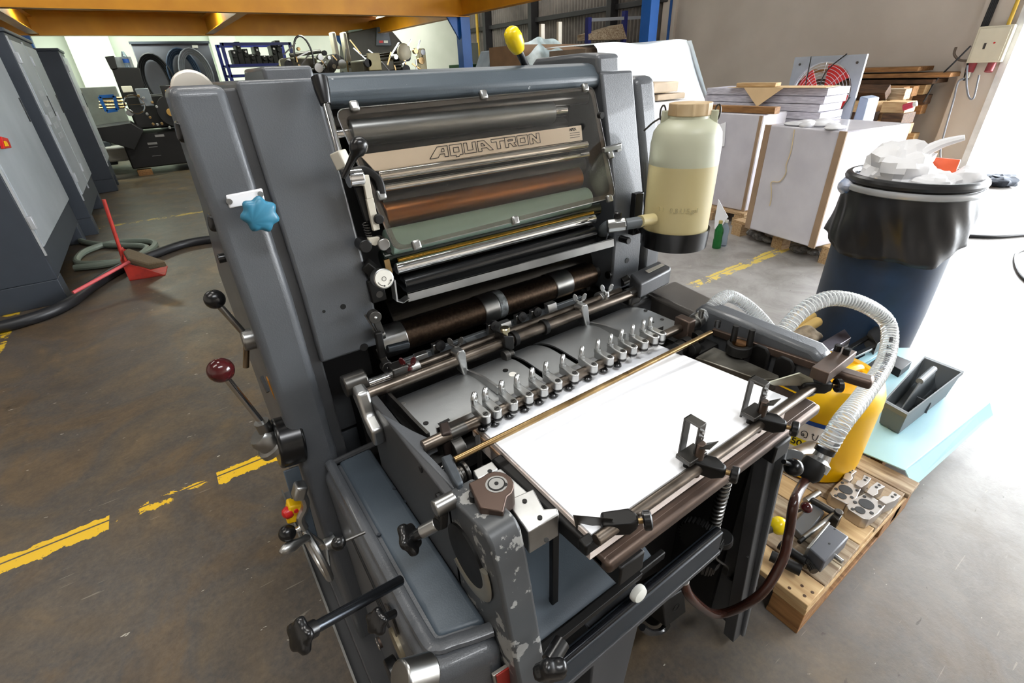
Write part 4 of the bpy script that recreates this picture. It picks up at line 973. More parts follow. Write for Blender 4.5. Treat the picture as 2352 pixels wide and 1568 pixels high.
for z0 in (0,):
    q = PY(1898, 1028, .30); MB().cyl(q + V((-.006, 0, -.012)), q, .0225, n=20).build('hose_clamp', black, h1)
    MB().bar(q + V((.015, -.012, .0)), q + V((.034, -.012, .006)), .012, .012).build('clamp_screw', black, h1, .002)
h2p = [PZ(1598, 738, .872), PX(1625, 715, .95), PX(1650, 690, .98), PX(1675, 680, 1.02), PX(1710, 697, 1.06), PX(1745, 728, 1.08), PX(1775, 765, 1.09), PX(1800, 800, 1.1)]
h2c = catmull(h2p, 12)
TXT = 'SUPER SUN-SPRING  76 mm'
_L = [0]
for i in range(1, len(hc)): _L.append(_L[-1] + (hc[i] - hc[i - 1]).length)
for i, ch in enumerate(reversed(TXT)):
    if ch == ' ': continue
    s_ = _L[-1] * .50 - i * .0125
    j = max(k for k in range(len(_L)) if _L[k] <= s_); p = hc[j].lerp(hc[j + 1], (s_ - _L[j]) / (_L[j + 1] - _L[j])); tg = (hc[j + 1] - hc[j]).normalized()
    f_ = (O - p); f_ = (f_ - tg * f_.dot(tg)).normalized(); u_ = f_.cross(tg)
    text_mesh('hose_lettering', ch, .017, ink, h1, p + f_ * .0255 - u_ * .006, tg, u_, extrude=.0004, bold=.0006)
h2 = MB().tube(h2c, .0155, 16).build('clear_hose', hose_clear, PR)
spiral(h2c, .0145, .0065, .001).build('hose_spiral', hose_wire, h2)
q = h2p[0]; MB().cyl(q + V((-.035, 0, -.004)), q + V((.01, .0, .002)), .0125, n=18).build('hose_nipple', steel, PR, .001)
MB().cyl(q + V((-.004, 0, 0)), q + V((.012, 0, .004)), .0185, n=20).build('hose_clamp', steel, h2, .001)
MB().cyl(q + V((0, -.01, .014)), q + V((0, -.01, .032)), .006, n=12).build('clamp_screw', steel, h2)
MB().box((q.x - .055, q.y - .02, .84), (q.x - .03, q.y + .02, .895)).build('rod_end_block', brown_st, PR, .003)
# bottle cup bracket on the press
BY = .755
def bot_at(x0, x1, y):      # centre and radius of an upright round body seen between two columns
    r0, r1 = ray(x0, y).normalized(), ray(x1, y).normalized(); d = (r0 + r1).normalized(); h = r0.angle(r1) / 2
    c = O + d * (BY / d.y); return c, (c - O).length * math.sin(h)
bc_, br_ = bot_at(1485, 1650, 400); cc_, cr_ = bot_at(1470, 1624, 535)
BR = br_ * .97; CR = BR * 1.06; BC = V((bc_.x, BY, 0)); zf = lambda q: (O + ray(*q) * (BY / ray(*q).y)).z
bz0 = zf((1545, 560)) ; bz1 = zf((1545, 520))
cup = MB().lathe((BC.x, BC.y, bz0), (0, 0, 1), [(0, CR * .86), (.002, CR * .97), (bz1 - bz0, CR), (bz1 - bz0, CR * .965), (.004, CR * .94), (.004, .0)], 48).build('bottle_cup', black, PR)
MB().box((XR1 + .05, .85, bz0 + .01), (XR1 + .08, .868, bz0 + .12)).build('cup_bracket', black, PR, .002)
MB().bar((BC.x - .03, BY + CR * .9, bz0 + .02), (XR1 + .07, .868, bz0 + .05), .03, .006, (0, 1, 0)).build('cup_bracket', black, PR, .001)
# ================================================================== bottle standing in the cup
z0 = bz0 + .006
BT = thing('supply_bottle', 'milky plastic water bottle with square brown cap standing in the black cup of the press', 'bottle', (BC.x, BC.y, z0))
H_ = zf((1567, 288)) - z0
lv_ = (zf((1565, 375)) - z0) / H_
MB().lathe((BC.x, BC.y, z0), (0, 0, 1), [(0, BR * .9), (.004, BR * .98), (H_ * lv_, BR)], 48).build('bottle_body', liquid, BT, label='amber tinted lower part filled with liquid')
MB().lathe((BC.x, BC.y, z0), (0, 0, 1), [(H_ * lv_, BR), (H_ * .86, BR), (H_ * .95, BR * .95), (H_ * 1.0, BR * .84), (H_ * 1.03, BR * .66), (H_ * 1.05, BR * .56), (H_ * 1.10, BR * .55)], 48).build('bottle_shoulder', cloud, BT)
hcp = []
for i in range(64):
    a = 2 * math.pi * i / 64; k_ = BR * .58 * (1 + .045 * (abs(math.cos(a * 4)) > .93)); hcp.append((BC.x + math.cos(a) * k_, BC.y + math.sin(a) * k_))
zc1 = zf((1575, 236))
MB().prism(hcp, 'z', z0 + H_ * 1.07, zc1).build('bottle_cap', mat('stained cap', (206, 186, 150), .5, 0, (176, 148, 110), vs=9), BT, .002)
rt = V((BC.y, -BC.x, 0)).normalized()
for s_ in (-1, 1):
    c = BC + rt * (s_ * BR * .66); MB().obox(c + V((0, 0, z0 + H_ * 1.05)), (rt, rt.cross(V((0, 0, 1))), V((0, 0, 1))), (BR * .12, .004, H_ * .06)).build('handle_lug', cloud, BT, .003)
    c = BC + rt * (s_ * BR * .74) + V((0, 0, z0 + H_ * 1.09))
    MB().tube([c + rt * math.cos(a) * .006 + V((0, 0, math.sin(a) * .016)) for a in np.linspace(0, 2 * math.pi, 18)[:-1]], .002, 7, True).build('handle_wire', steel_d, BT)
c = BC - rt * (BR * .74) + V((0, 0, z0 + H_ * 1.06))
MB().tube(catmull([c, c - rt * .02 + V((0, 0, -.012)), c - rt * .036 + V((0, .004, -.03))], 5), .0022, 7).build('handle_wire', steel_d, BT)
a0_ = math.atan2(-BC.y, -BC.x)
def bottle_text(s, zz, size, m_, wmax=1.5):
    o = text_mesh('embossed_lettering', s, size, m_, None, (0, 0, 0), (1, 0, 0), (0, 1, 0), extrude=.0004)
    wid = max(v.co.x for v in o.data.vertices)
    for v in o.data.vertices:
        x, y, h_ = v.co; a = a0_ + .02 + (x - wid * .5) / BR
        v.co = V((BC.x + math.cos(a) * (BR + .0004 + h_), BC.y + math.sin(a) * (BR + .0004 + h_), zz + y))
    o.parent = BT; o.matrix_parent_inverse = Matrix.Translation(-V(BT.location))
bottle_text('3 l   0.8 U.S.gal', z0 + H_ * .34, .016, mat('embossed plastic', (190, 178, 134), .4))
MB().cyl(PY(1470, 508, BY), PY(1500, 503, BY), .014).build('bottle_outlet', liquid, BT)
# ================================================================== sheets in the feeder
SH = thing('paper_pile', 'pile of blank white sheets lying on the brown feeder table under the sucker row', 'paper pile', (.56, .44, .806))
def psurf(u, v, dz=0):   # u along X, v along Y
    x = .318 + (.81 - .318) * u; y = .30 + (.605 - .30) * v
    z = .858 - .018 * max(0, u - .55) / .45 * v - .003 * v
    return V((x, y, z + dz))
def pstack(z0, z1, n, m_, e=0):
    b = MB(); lo = []; hi = []
    b.grid(lambda u, v: psurf(u, v, z1) + V(((u - .5) * e, (v - .5) * e, 0)), 16, 8)
    k = 17
    def edge(f_):
        b.add([p for t in np.linspace(0, 1, 17) for p in (f_(t, z0), f_(t, z1))], [[2 * i, 2 * i + 2, 2 * i + 3, 2 * i + 1] for i in range(16)])
    ee = lambda u, v, z: psurf(u, v, z) + V(((u - .5) * e, (v - .5) * e, 0))
    edge(lambda t, z: ee(t, 0, z)); edge(lambda t, z: ee(t, 1, z)); edge(lambda t, z: ee(0, t, z)); edge(lambda t, z: ee(1, t, z))
    return b.build(n, m_, SH)
pstack(-.004, .0, 'top_sheets', paper_w)
pstack(-.014, -.0042, 'sheet_stack', mat('sheet edges', (232, 226, 222), .7, 0, (206, 186, 172), vs=80, stretch=(1, 1, 30)), .004)
pstack(-.02, -.0145, 'board_layer', paper_e, .008)
pstack(-.05, -.0205, 'sheet_stack', mat('sheet edges', (232, 226, 222), .7), .004)
# ================================================================== right: pallets of paper, drum, lumber, fan
wood = mat('pallet wood', (196, 168, 128), .75, 0, (158, 126, 88), vs=7, stretch=(1, 14, 14), bump=.15, bs=60)
wood_o = mat('weathered plank', (190, 174, 148), .75, 0, (124, 102, 78), vs=5, stretch=(10, 1.2, 10), bump=.2, bs=60)
wood_y = mat('fresh pine', (206, 176, 130), .7, 0, (176, 142, 98), vs=5, stretch=(10, 1.2, 10))
wood_d = mat('dark old timber', (94, 66, 42), .75, 0, (58, 40, 26), vs=6, stretch=(10, 1.2, 10))
wood_b = mat('brown timber', (160, 116, 70), .7, 0, (120, 84, 48), vs=6, stretch=(10, 1.2, 10))
wrap = mat('stretch wrapped paper', (214, 212, 218), .28, 0, (196, 194, 202), vs=3, bump=.2, bs=16, coat=.4)
reams = mat('stacked sheet edges', (212, 210, 218), .75, 0, (172, 170, 182), vs=40, stretch=(.3, .3, 3))
kraft = mat('kraft wrapping paper', (218, 188, 144), .7, 0, var=.2)
board_c = mat('brown edge protector', (164, 138, 112), .7, 0, var=.3)
def pallet(name, label, o, ux, uy, L_, W_, h=.13, nb=7, m1=None, group=None, blocks=True):
    o, ux, uy = V(o), V(ux).normalized(), V(uy).normalized()
    t = thing(name, label, 'pallet', o, group)
    uz = V((0, 0, 1)); m1 = m1 or wood
    k = W_ / nb
    for i in range(nb):
        c = o + uy * (k * (i + .5)) + ux * L_ / 2 + uz * (h - .011)
        MB().obox(c, (ux, uy, uz), (L_ / 2, k * (.46 if i % 2 else .42), .011)).build('plank', m1, t, .002)
    for j in (.06, .5, .94):
        c = o + ux * (L_ * j) + uy * W_ / 2 + uz * (h - .034)
        MB().obox(c, (ux, uy, uz), (.05, W_ / 2, .011)).build('stringer', m1, t)
        for i in (.06, .5, .94):
            c = o + ux * (L_ * j) + uy * (W_ * i) + uz * ((h - .045) / 2)
            MB().obox(c, (ux, uy, uz), (.05, .05, (h - .045) / 2)).build('block', m1, t)
    return t
# wrapped stack on a pallet
ux = V((-.12, -.62, 0)).normalized(); uy = V((.62, -.12, 0)).normalized()     # ux along the visible face, uy into the stack
pa_ = V((4.127, 2.42, 0))
pallet('pallet', 'light wooden pallet under the wrapped paper stack with brown edge strips', pa_ + uy * .02, ux, uy, .99, .76, .13, 6)
A0 = V((4.0, 2.2, .131)); Lx = .64; D_ = .72; hA = .82
t = thing('wrapped_paper_stack', 'clear wrapped white paper stack with brown edge strips on a wooden pallet', 'paper stack', A0)
def sbox(o, L_, W_, h_, n, m_, par, bev=.01, pull=0):
    lo = [o, o + ux * L_, o + ux * L_ + uy * W_, o + uy * W_]; return MB().hexa(lo, [p + V((0, 0, h_)) for p in lo]).build(n, m_, par, bev)
sbox(A0, Lx, D_, hA, 'wrapped_sheets', wrap, t)
for s_ in (0, 1):
    c = A0 + ux * (Lx * s_); e = ux * (.012 if s_ else -.012)
    MB().obox(c + V((0, 0, hA / 2)) + ux * (.016 if not s_ else -.016), (ux, uy, V((0, 0, 1))), (.026, .006, hA / 2)).build('edge_strip', board_c, t)
tw = [A0 - uy * .01 + ux * (Lx * a) + V((0, 0, hA * b)) for a, b in ((.40, .98), (.42, .8), (.40, .68), (.42, .6), (.36, .52), (.25, .50), (.28, .42), (.30, .34), (.3, .28))]
MB().tube(catmull(tw, 6), .004, 6).build('loose_twine', mat('raffia', (220, 200, 160), .7), t)
cr = A0 + ux * .3 + uy * .25 + V((0, 0, hA))
b = MB()
for k in range(9):
    cc = cr + ux * random.uniform(-.14, .22) + uy * random.uniform(-.2, .2)
    b.sphere(cc + V((0, 0, .012)), 1, 9, 6, (random.uniform(.05, .11), random.uniform(.05, .1), random.uniform(.014, .035)))
tag(b.build('crumpled_wrap', mat('crumpled film', (238, 238, 240), .35, 0, (206, 206, 210), vs=9, bump=.4, bs=30), None, ang=70), 'crumpled clear film lying on the wrapped paper stack', 'plastic film')
for k, (a_, w_) in enumerate(((.30, .2), (.72, .22))):
    c = pa_ + ux * (.99 * a_) + uy * .05 + V((0, 0, .05)); b = MB()
    for j in range(7): b.sphere(c + ux * random.uniform(-.1, .1) + V((0, 0, random.uniform(-.02, .015))), 1, 8, 6, (random.uniform(.03, .05), random.uniform(.03, .06), random.uniform(.02, .03)))
    tag(b.build('film_scrap', mat('dark crumpled film', (120, 116, 112), .2, 0, (70, 68, 66), vs=30, bump=.5, bs=40), None, ang=50), 'crumpled clear film stuffed in an opening of the wooden pallet', 'plastic film', 'film scraps in the pallet openings')
# tall stack with kraft paper on top
B0 = V((5.0, 3.5, .12)); LB = 1.22; hB = 1.04
pallet('pallet', 'wooden pallet under the tall unwrapped paper stack', V((4.96, 3.55, 0)), (0, -1, 0), (1, 0, 0), 1.32, .5, .12, 5)
t = thing('paper_stack', 'tall unwrapped paper stack with kraft paper and a wood block on top', 'paper stack', B0)
nl = 16
for i in range(nl):
    o = B0 + V((random.uniform(-.012, .012), random.uniform(-.02, .02), hB / nl * i))
    MB().box((o.x, o.y - LB, o.z), (o.x + .42, o.y, o.z + hB / nl - .004)).build('ream', reams, t, .004)
top = B0.z + hB
kp = thing('kraft_sheet', 'tan kraft sheet with one corner hanging over the tall paper stack', 'paper', (4.95, 2.9, top))
MB().slab([(4.93, 3.2, top + .001), (4.93, 2.25, top + .001), (5.3, 2.3, top + .001), (5.3, 3.1, top + .001)], (0, 0, .004)).build('sheet_top', kraft, kp)
MB().slab([(4.928, 3.02, top + .004), (4.928, 2.62, top + .004), (4.915, 2.84, top - .16)], (-.003, 0, 0)).build('hanging_corner', kraft, kp)
tag(MB().bar((5.0, 3.12, top + .025), (5.0, 2.72, top + .025), .1, .035).build('wood_block', wood_y, None, .004), 'short pine block lying on the kraft paper sheet', 'wood block')
# smaller wrapped stack beside it
C0 = V((4.5, 3.15, .12)); t = thing('wrapped_paper_stack', 'shiny foil wrapped paper stack with a long wooden beam across its top', 'paper stack', C0)
zt = PX(1700, 258, 4.5).z
MB().box((4.5, 2.52, .12), (4.9, 3.15, zt - .01)).build('wrapped_sheets', wrap, t, .012)
for y in (2.525, ): MB().box((4.494, y, .12), (4.5, y + .03, zt - .02)).build('edge_strip', board_c, t)
MB().slab([PX(x, y, 4.49) for x, y in ((1655, 285), (1668, 280), (1664, 335), (1651, 338))], (-.003, 0, 0)).build('paper_label', paper_w, t)
pallet('pallet', 'low wooden pallet under the shiny foil wrapped paper stack', V((4.42, 3.2, 0)), (0, -1, 0), (1, 0, 0), .72, .44, .119, 4)
p0, p1 = PX(1618, 248, 4.5), PX(1772, 254, 4.5)
tag(MB().bar((4.56, p0.y, zt + .022), (4.56, p1.y - .02, zt + .022), .09, .055).build('wood_beam', wood_b, None, .004), 'long brown wooden beam lying on the shiny wrapped stack', 'wood beam')
f0 = PZ(1645, 505, .0)
tag(MB().slab([PX(1650, 458, 4.2), PX(1672, 498, 4.2), PX(1640, 545, 4.15), PX(1642, 500, 4.2)], (.004, .0, 0)).build('paper_sheet', paper_w), 'loose white sheet standing against the pallet behind the bottles', 'paper')
# bottles on the floor
def floor_bottle(q, h, r, m_, cap_m, label, cat='bottle'):
    g = PZ(*q, 0); t = thing('drink_bottle', label, cat, g)
    MB().lathe(g, (0, 0, 1), [(0, r * .9), (.004, r), (h * .3, r), (h * .34, r * .92), (h * .5, r), (h * .66, r), (h * .82, r * .5), (h * .88, r * .36), (h * .9, r * .36)], 20).build('bottle_body', m_, t)
    MB().lathe(g + V((0, 0, h * .89)), (0, 0, 1), [(0, r * .44), (h * .09, r * .44), (h * .1, r * .3)], 16).build('bottle_cap', cap_m, t)
    return t
floor_bottle((1645, 569), .24, .036, mat('green glass', (28, 132, 60), .12, 0, trans=.5, ior=1.45), mat('gold cap', (206, 190, 120), .4, .5), 'green glass drink bottle with gold cap on the floor beside the pallet')
floor_bottle((1659, 564), .23, .033, mat('clear pet', (196, 214, 232), .08, 0, trans=.8, ior=1.3), white_p, 'clear plastic water bottle on the floor behind the green bottle')
# ---------------- fan
FX = 5.75
fc = (PX(1905, 205, FX)); fy0, fy1 = PX(1985, 150, FX).y, PX(1822, 150, FX).y; fz1 = PX(1900, 128, FX).z; S_ = fy1 - fy0; fz0 = fz1 - S_
fan = thing('wall_fan', 'grey square exhaust fan with red blades behind a wire guard', 'fan', (FX, (fy0 + fy1) / 2, 0))
cy, cz = (fy0 + fy1) / 2, (fz0 + fz1) / 2; R_ = S_ * .42
b = MB(); n = 40; out = []; inn = []
for i in range(n):
    a = 2 * math.pi * i / n; c_, s_ = math.cos(a), math.sin(a); k = 1 / max(abs(c_), abs(s_))
    out.append((FX, cy + c_ * k * S_ / 2, cz + s_ * k * S_ / 2)); inn.append((FX, cy + c_ * R_, cz + s_ * R_))
ob = [(x + .03, y, z) for x, y, z in out]; ib = [(x + .03, y, z) for x, y, z in inn]
b.add(out + inn + ob + ib, [[i, (i + 1) % n, n + (i + 1) % n, n + i] for i in range(n)] + [[2 * n + i, 3 * n + i, 3 * n + (i + 1) % n, 2 * n + (i + 1) % n] for i in range(n)] + [[i, 2 * n + i, 2 * n + (i + 1) % n, (i + 1) % n] for i in range(n)] + [[n + i, n + (i + 1) % n, 3 * n + (i + 1) % n, 3 * n + i] for i in range(n)])
fanm = mat('galvanised grey', (160, 166, 174), .4, .3, var=.2)
b.build('fan_frame', fanm, fan)
for k in range(4):
    a0 = k * math.pi / 2 + .5; P1 = []
    for j in range(7):
        a = a0 + (j / 6 - .5) * .95; P1.append((FX + .03 + .03 * (j / 6 - .5), cy + math.cos(a) * R_ * .93, cz + math.sin(a) * R_ * .93))
    P1 += [(FX + .035, cy + math.cos(a0 + .2) * .06, cz + math.sin(a0 + .2) * .06), (FX + .025, cy + math.cos(a0 - .3) * .06, cz + math.sin(a0 - .3) * .06)]
    MB().slab(P1, (.004, 0, 0)).build('fan_blade', red_p, fan)
MB().cyl((FX + .01, cy, cz), (FX + .07, cy, cz), .06, n=24).build('fan_hub', steel, fan, .005)
g = MB()
for r in np.linspace(.06, R_, 9): g.tube([(FX - .02 - .02 * (1 - (r / R_) ** 2), cy + math.cos(a) * r, cz + math.sin(a) * r) for a in np.linspace(0, 2 * math.pi, 33)[:-1]], .0022, 5, True)
for a in np.linspace(0, 2 * math.pi, 9)[:-1]: g.cyl((FX - .04, cy + math.cos(a) * .06, cz + math.sin(a) * .06), (FX - .02, cy + math.cos(a) * R_, cz + math.sin(a) * R_), .0022, n=5)
g.build('wire_guard', mat('white wire', (214, 214, 220), .3, .3), fan)
for sy_, sz_ in ((-1, -1), (1, -1), (-1, 1), (1, 1)):
    MB().cyl((FX - .006, cy + sy_ * S_ * .4, cz + sz_ * S_ * .4), (FX, cy + sy_ * S_ * .4, cz + sz_ * S_ * .4), .012, n=6).build('fan_bolt', steel_d, fan)
for s_ in (-1, 1): MB().box((FX + .0, cy + s_ * S_ * .46 - .02, 0), (FX + .06, cy + s_ * S_ * .46 + .02, fz0 + .02)).build('fan_stand', fanm, fan, .004)
MB().tube(catmull([(FX - .05, cy + S_ * .22, fz1 + .0), (FX - .06, cy + S_ * .2, cz + .1), (FX - .05, cy + S_ * .2, cz)], 6), .006, 7).build('fan_cord', black, fan)
MB().tube(catmull([(FX - .02, cy - S_ * .25, fz1 + .01), (FX - .06, cy - S_ * .05, cz + .2), (FX - .06, cy + .0, cz)], 6), .006, 7).build('fan_cord', black, fan)
MB().tube(catmull([(FX - .03, cy - S_ * .45, cz - .02), (FX - .05, cy - S_ * .3, cz - .22), (FX - .05, cy, fz0 + .05)], 6), .006, 7).build('fan_cord', black, fan)
MB().prism([(fy0 + .0, .05), (fy0 - .12, .3), (fy0 - .10, fz0 + .3), (fy0 - .02, fz0 + .32)], 'x', FX + .05, FX + .3).build('fan_duct', mat('blue grey duct', (150, 162, 182), .45, .2), fan, .01)
# ---------------- lumber pile along the wall
rl = random.Random(3)
kinds = [(wood_y, 'pale pine'), (wood_b, 'mid brown'), (wood_d, 'dark brown'), (wood_o, 'weathered grey')]
for row in range(9):
    z = row * .115
    for col in range(6):
        x = 7.45 + col * .2 + rl.uniform(-.005, .005)
        if row == 8 and col in (1, 4): continue
        if row < 8 and col in (1, 2, 3, 4): y0, y1 = 2.7, 3.5
        else: y1 = 3.75 - rl.uniform(0, .5); y0 = 2.5 + rl.uniform(-.03, .25)
        m_, kn_ = kinds[rl.choice([0, 1, 2, 3, 0, 1])]
        tag(MB().box((x - .092, y0, z), (x + .092, y1, z + .1148)).build('wood_offcut', m_, None, .006), kn_ + ' long wood offcut in the lumber pile against the plaster wall', 'wood offcut', kn_ + ' offcuts in the lumber pile')
for row in range(8):
    for j in range(4):
        z = row * .115; y = 2.3 + j * .33 + rl.uniform(-.03, .03); m_, kn_ = kinds[rl.choice([0, 1, 0, 3, 2])]
        pass
        tag(MB().box((7.05 + rl.uniform(-.08, .08), y, z), (7.34, y + rl.uniform(.2, .27), z + .1148)).build('wood_offcut', m_, None, .006), kn_ + ' short wood offcut stacked at the front of the lumber pile', 'wood offcut', kn_ + ' offcuts at the lumber pile front')
for y0, y1, z, m_, lb_w in ((2.5, 4.2, 1.05, wood_d, 'long dark board lowest of the boards on the lumber pile'), (2.35, 3.6, 1.12, wood_b, 'brown board lying between two others on the lumber pile'), (2.7, 4.0, 1.19, wood_b, 'brown board lying topmost on the lumber pile by the wall')):
    tag(MB().box((8.2, y0, z), (8.72, y1, z + .05)).build('wood_plank', m_, None, .004), lb_w, 'wood plank', 'boards on the lumber pile')
# charred square posts lying on the pile
for yy_, L_ in ((2.85, .52), (3.42, .5)):
    z_ = .92 + .086
    tag(MB().obox((7.2, yy_, z_), ((0, 1, 0), (.7, 0, .7), (-.7, 0, .7)), (L_ / 2, .06, .06)).build('square_post', [wood_d], None, .003), 'dark square timber post lying on the lumber pile', 'wood post', 'square posts on the lumber pile')
# white tubs beside
tb_ = thing('plastic_tub', 'large white plastic tub standing behind the rubbish drum', 'tub', (5.6, 1.75, 0))
MB().lathe((5.6, 1.75, 0), (0, 0, 1), [(0, .2), (.3, .25), (.5, .27), (.56, .27), (.57, .26)], 32).build('tub_body', white_p, tb_)
MB().tube([(5.6 + math.cos(a) * .272, 1.75 + math.sin(a) * .272, .5) for a in np.linspace(0, 2 * math.pi, 33)[:-1]], .008, 6, True).build('tub_rib', white_p, tb_)
# ---------------- rubbish drum
DH = .86; DR = .247; DC = PZ(2094, 420, DH); DC.z = 0
drum = thing('rubbish_drum', 'dark blue plastic drum lined with a black bag and full of rubbish', 'drum', DC)
MB().lathe(DC, (0, 0, 1), [(0, DR * .9), (.03, DR * .97), (.25, DR), (.6, DR), (DH - .04, DR * .985), (DH, DR * .96)], 48).build('drum_body', mat('navy blue plastic', (34, 56, 84), .42, 0, (26, 40, 58), vs=4, rvar=.08), drum)
def bag(u, v):
    a = 2 * math.pi * u; z = DH + .02 - v * (.31 + .03 * math.sin(a * 2 + 1) + .02 * math.sin(a * 5))
    r = DR + .012 + .03 * v + .006 * math.sin(a * 9 + v * 3) * v + .004 * math.sin(a * 19 + 2 - v * 9) * min(1, v * 2) + .012 * math.sin(a * 4 + v * 5) * v
    return (DC.x + math.cos(a) * r, DC.y + math.sin(a) * r, z)
bagm = mat('black bin liner', (28, 28, 30), .32, 0, var=.3, vs=5, bump=.25, bs=14, spec=.6)
MB().grid(bag, 96, 14).build('bin_liner', bagm, drum, ang=80, solid=.002)
MB().tube([(DC.x + math.cos(a) * (DR + .008), DC.y + math.sin(a) * (DR + .008), DH + .025) for a in np.linspace(0, 2 * math.pi, 49)[:-1]], .021, 10, True).build('liner_rim', bagm, drum)
MB().tube([(DC.x + math.cos(a) * (DR + .022), DC.y + math.sin(a) * (DR + .022), DH - .012) for a in np.linspace(0, 2 * math.pi, 49)[:-1]], .011, 8, True, flat=1.4).build('drum_band', mat('clear tape band', (176, 178, 180), .3, .3), drum)
def linn(u, v):
    a = 2 * math.pi * u; r = (DR - .01) * (1 - .02 * math.sin(a * 23)); return (DC.x + math.cos(a) * r, DC.y + math.sin(a) * r, DH + .03 - .2 * v)
MB().grid(linn, 96, 2).build('liner_inside', bagm, drum, ang=80)
MB().cyl(DC + V((0, 0, DH - .14)), DC + V((0, 0, DH - .13)), DR - .012, n=32).build('liner_bottom', bagm, drum)
def crumple(c, s, seed, m_, name, label, cat, zs=1.):
    c = V(c); b = MB(); b.sphere(c, 1, 26, 18, s)
    vs = []
    for p in b.v:
        p = V(p); d = (p - c); q = noise.noise(V((p.x * 9 + seed, p.y * 9, p.z * 9))) + .6 * noise.noise(V((p.x * 24 + seed, p.y * 24, p.z * 24)))
        vs.append(tuple(c + d * (1 + .45 * q)))
    b.v = vs
    return tag(b.build(name, m_, None, ang=25), label, cat)
bagw = mat('white carrier film', (238, 238, 240), .45, 0, var=.1, bump=.2, bs=30)
zz = DH - .02
crumple((DC.x - .05, DC.y + .06, zz + .06), (.13, .14, .12), 1, bagw, 'carrier_bag', 'tied white plastic bag standing highest in the rubbish drum', 'plastic bag')
tag(MB().tube(catmull([(DC.x - .05, DC.y + .0, zz + .15), (DC.x - .02, DC.y - .06, zz + .2), (DC.x + .0, DC.y - .13, zz + .23)], 5), lambda t: .03 * (1 - .6 * t), 8).build('bag_knot', bagw), 'twisted white bag handle sticking out of the rubbish', 'plastic bag')
crumple((DC.x - .06, DC.y - .1, zz + .02), (.13, .11, .07), 5, bagw, 'carrier_bag', 'flat white plastic bag at the front of the rubbish drum', 'plastic bag')
crumple((DC.x + .04, DC.y - .17, zz + .01), (.1, .07, .09), 8, bagw, 'carrier_bag', 'small white plastic bag against the drum liner', 'plastic bag')
crumple((DC.x - .1, DC.y + .2, zz + .0), (.1, .06, .05), 12, mat('blue printed wrapper', (70, 116, 170), .4, 0, (214, 214, 222), vs=14), 'snack_wrapper', 'blue and white crumpled wrapper in the rubbish drum', 'wrapper')
tag(MB().slab([(DC.x + .02, DC.y + .18, zz + .02), (DC.x + .02, DC.y + .02, zz + .02), (DC.x + .05, DC.y + .01, zz + .15), (DC.x + .05, DC.y + .15, zz + .19)], (.03, 0, 0)).build('food_carton', mat('dark printed carton', (120, 60, 40), .5, 0, (40, 26, 34), vs=9), None, .004), 'dark red printed food carton in the rubbish drum', 'carton')
tag(MB().slab([(DC.x + .03, DC.y - .03, zz + .05), (DC.x + .02, DC.y - .14, zz + .06), (DC.x + .06, DC.y - .13, zz + .13), (DC.x + .06, DC.y - .02, zz + .13)], (.02, 0, 0)).build('orange_packet', mat('orange packet', (232, 96, 48), .5), None, .003), 'bright orange packet among the white bags in the drum', 'packet')
mesh_ = MB()
for j in range(6): mesh_.tube(catmull([(DC.x - .13 + .02 * j, DC.y + .16 - .03 * j, zz), (DC.x - .16 + .02 * j, DC.y + .1 - .03 * j, zz + .05), (DC.x - .2 + .02 * j, DC.y + .03 - .03 * j, zz + .01)], 5), .004, 6)
tag(mesh_.build('raffia_net', mat('cream raffia', (228, 208, 178), .7)), 'cream raffia net lying on the rubbish in the drum', 'net')
# ---------------- wall box, cables
eb = thing('switch_box', 'cream metal electric switch box fixed to the door post', 'switch box', (8.45, 2.15, 1.2))
c_ = [PX(x, y, 8.45) for x, y in ((2272, 60), (2352, 60), (2315, 142), (2243, 140))]
bx_y0, bx_y1, bx_z0, bx_z1 = min(p.y for p in c_), max(p.y for p in c_), min(p.z for p in c_), max(p.z for p in c_)
MB().box((8.42, 1.98, bx_z0), (8.55, 2.30, bx_z1)).build('box_body', mat('cream enamel', (214, 208, 186), .5, 0, var=.15), eb, .006)
MB().box((8.412, 2.0, bx_z0 + .02), (8.42, 2.28, bx_z1 - .02)).build('box_door', mat('cream enamel', (214, 208, 186), .5), eb, .004)
MB().box((8.405, 2.17, bx_z0 + .14), (8.412, 2.19, bx_z0 + .2)).build('box_handle', steel_d, eb)
MB().cyl((8.405, 2.1, bx_z0 + .2), (8.412, 2.1, bx_z0 + .2), .01, n=10).build('box_lock', red_p, eb)
for y in (2.24, 2.06):
    MB().cyl((8.47, y, bx_z0), (8.44, y, bx_z0 - .1), .04, n=18).build('power_socket', mat('wine red socket', (140, 50, 58), .4), eb, .004)
MB().cyl((8.44, 2.24, bx_z0 - .1), (8.43, 2.24, bx_z0 - .16), .022, n=14).build('plug_neck', ivory, eb)
MB().cyl((8.5, 2.06, bx_z1), (8.5, 2.06, 3.5), .02, n=12).build('conduit_pipe', mat('yellow conduit', (214, 176, 60), .5), eb)
def wcable(name, qs, X, r, m_, label, k=8):
    return tag(MB().tube(catmull([PX(x, y, X) for x, y in qs], k), r, 8).build(name, m_), label, 'cable')
cgrey = mat('grey cable', (128, 132, 140), .45); cblack = mat('black cable', (30, 31, 34), .4)
for i in range(4):
    wcable('wall_cable', [(2282 + i * 4, -5), (2255 + i * 4, 60), (2232 + i * 3, 115), (2222 + i * 3, 150), (2214 + i * 2, 185)], 8.52, .012, cblack, 'thick black cable running down the door post in a bundle')['group'] = 'cable bundle on the door post'
wcable('wall_cable', [(2230, 105), (2190, 145), (2150, 185), (2132, 215), (2120, 235)], 8.3, .01, cblack, 'black cable sagging from the bundle to the red plug on the lumber')
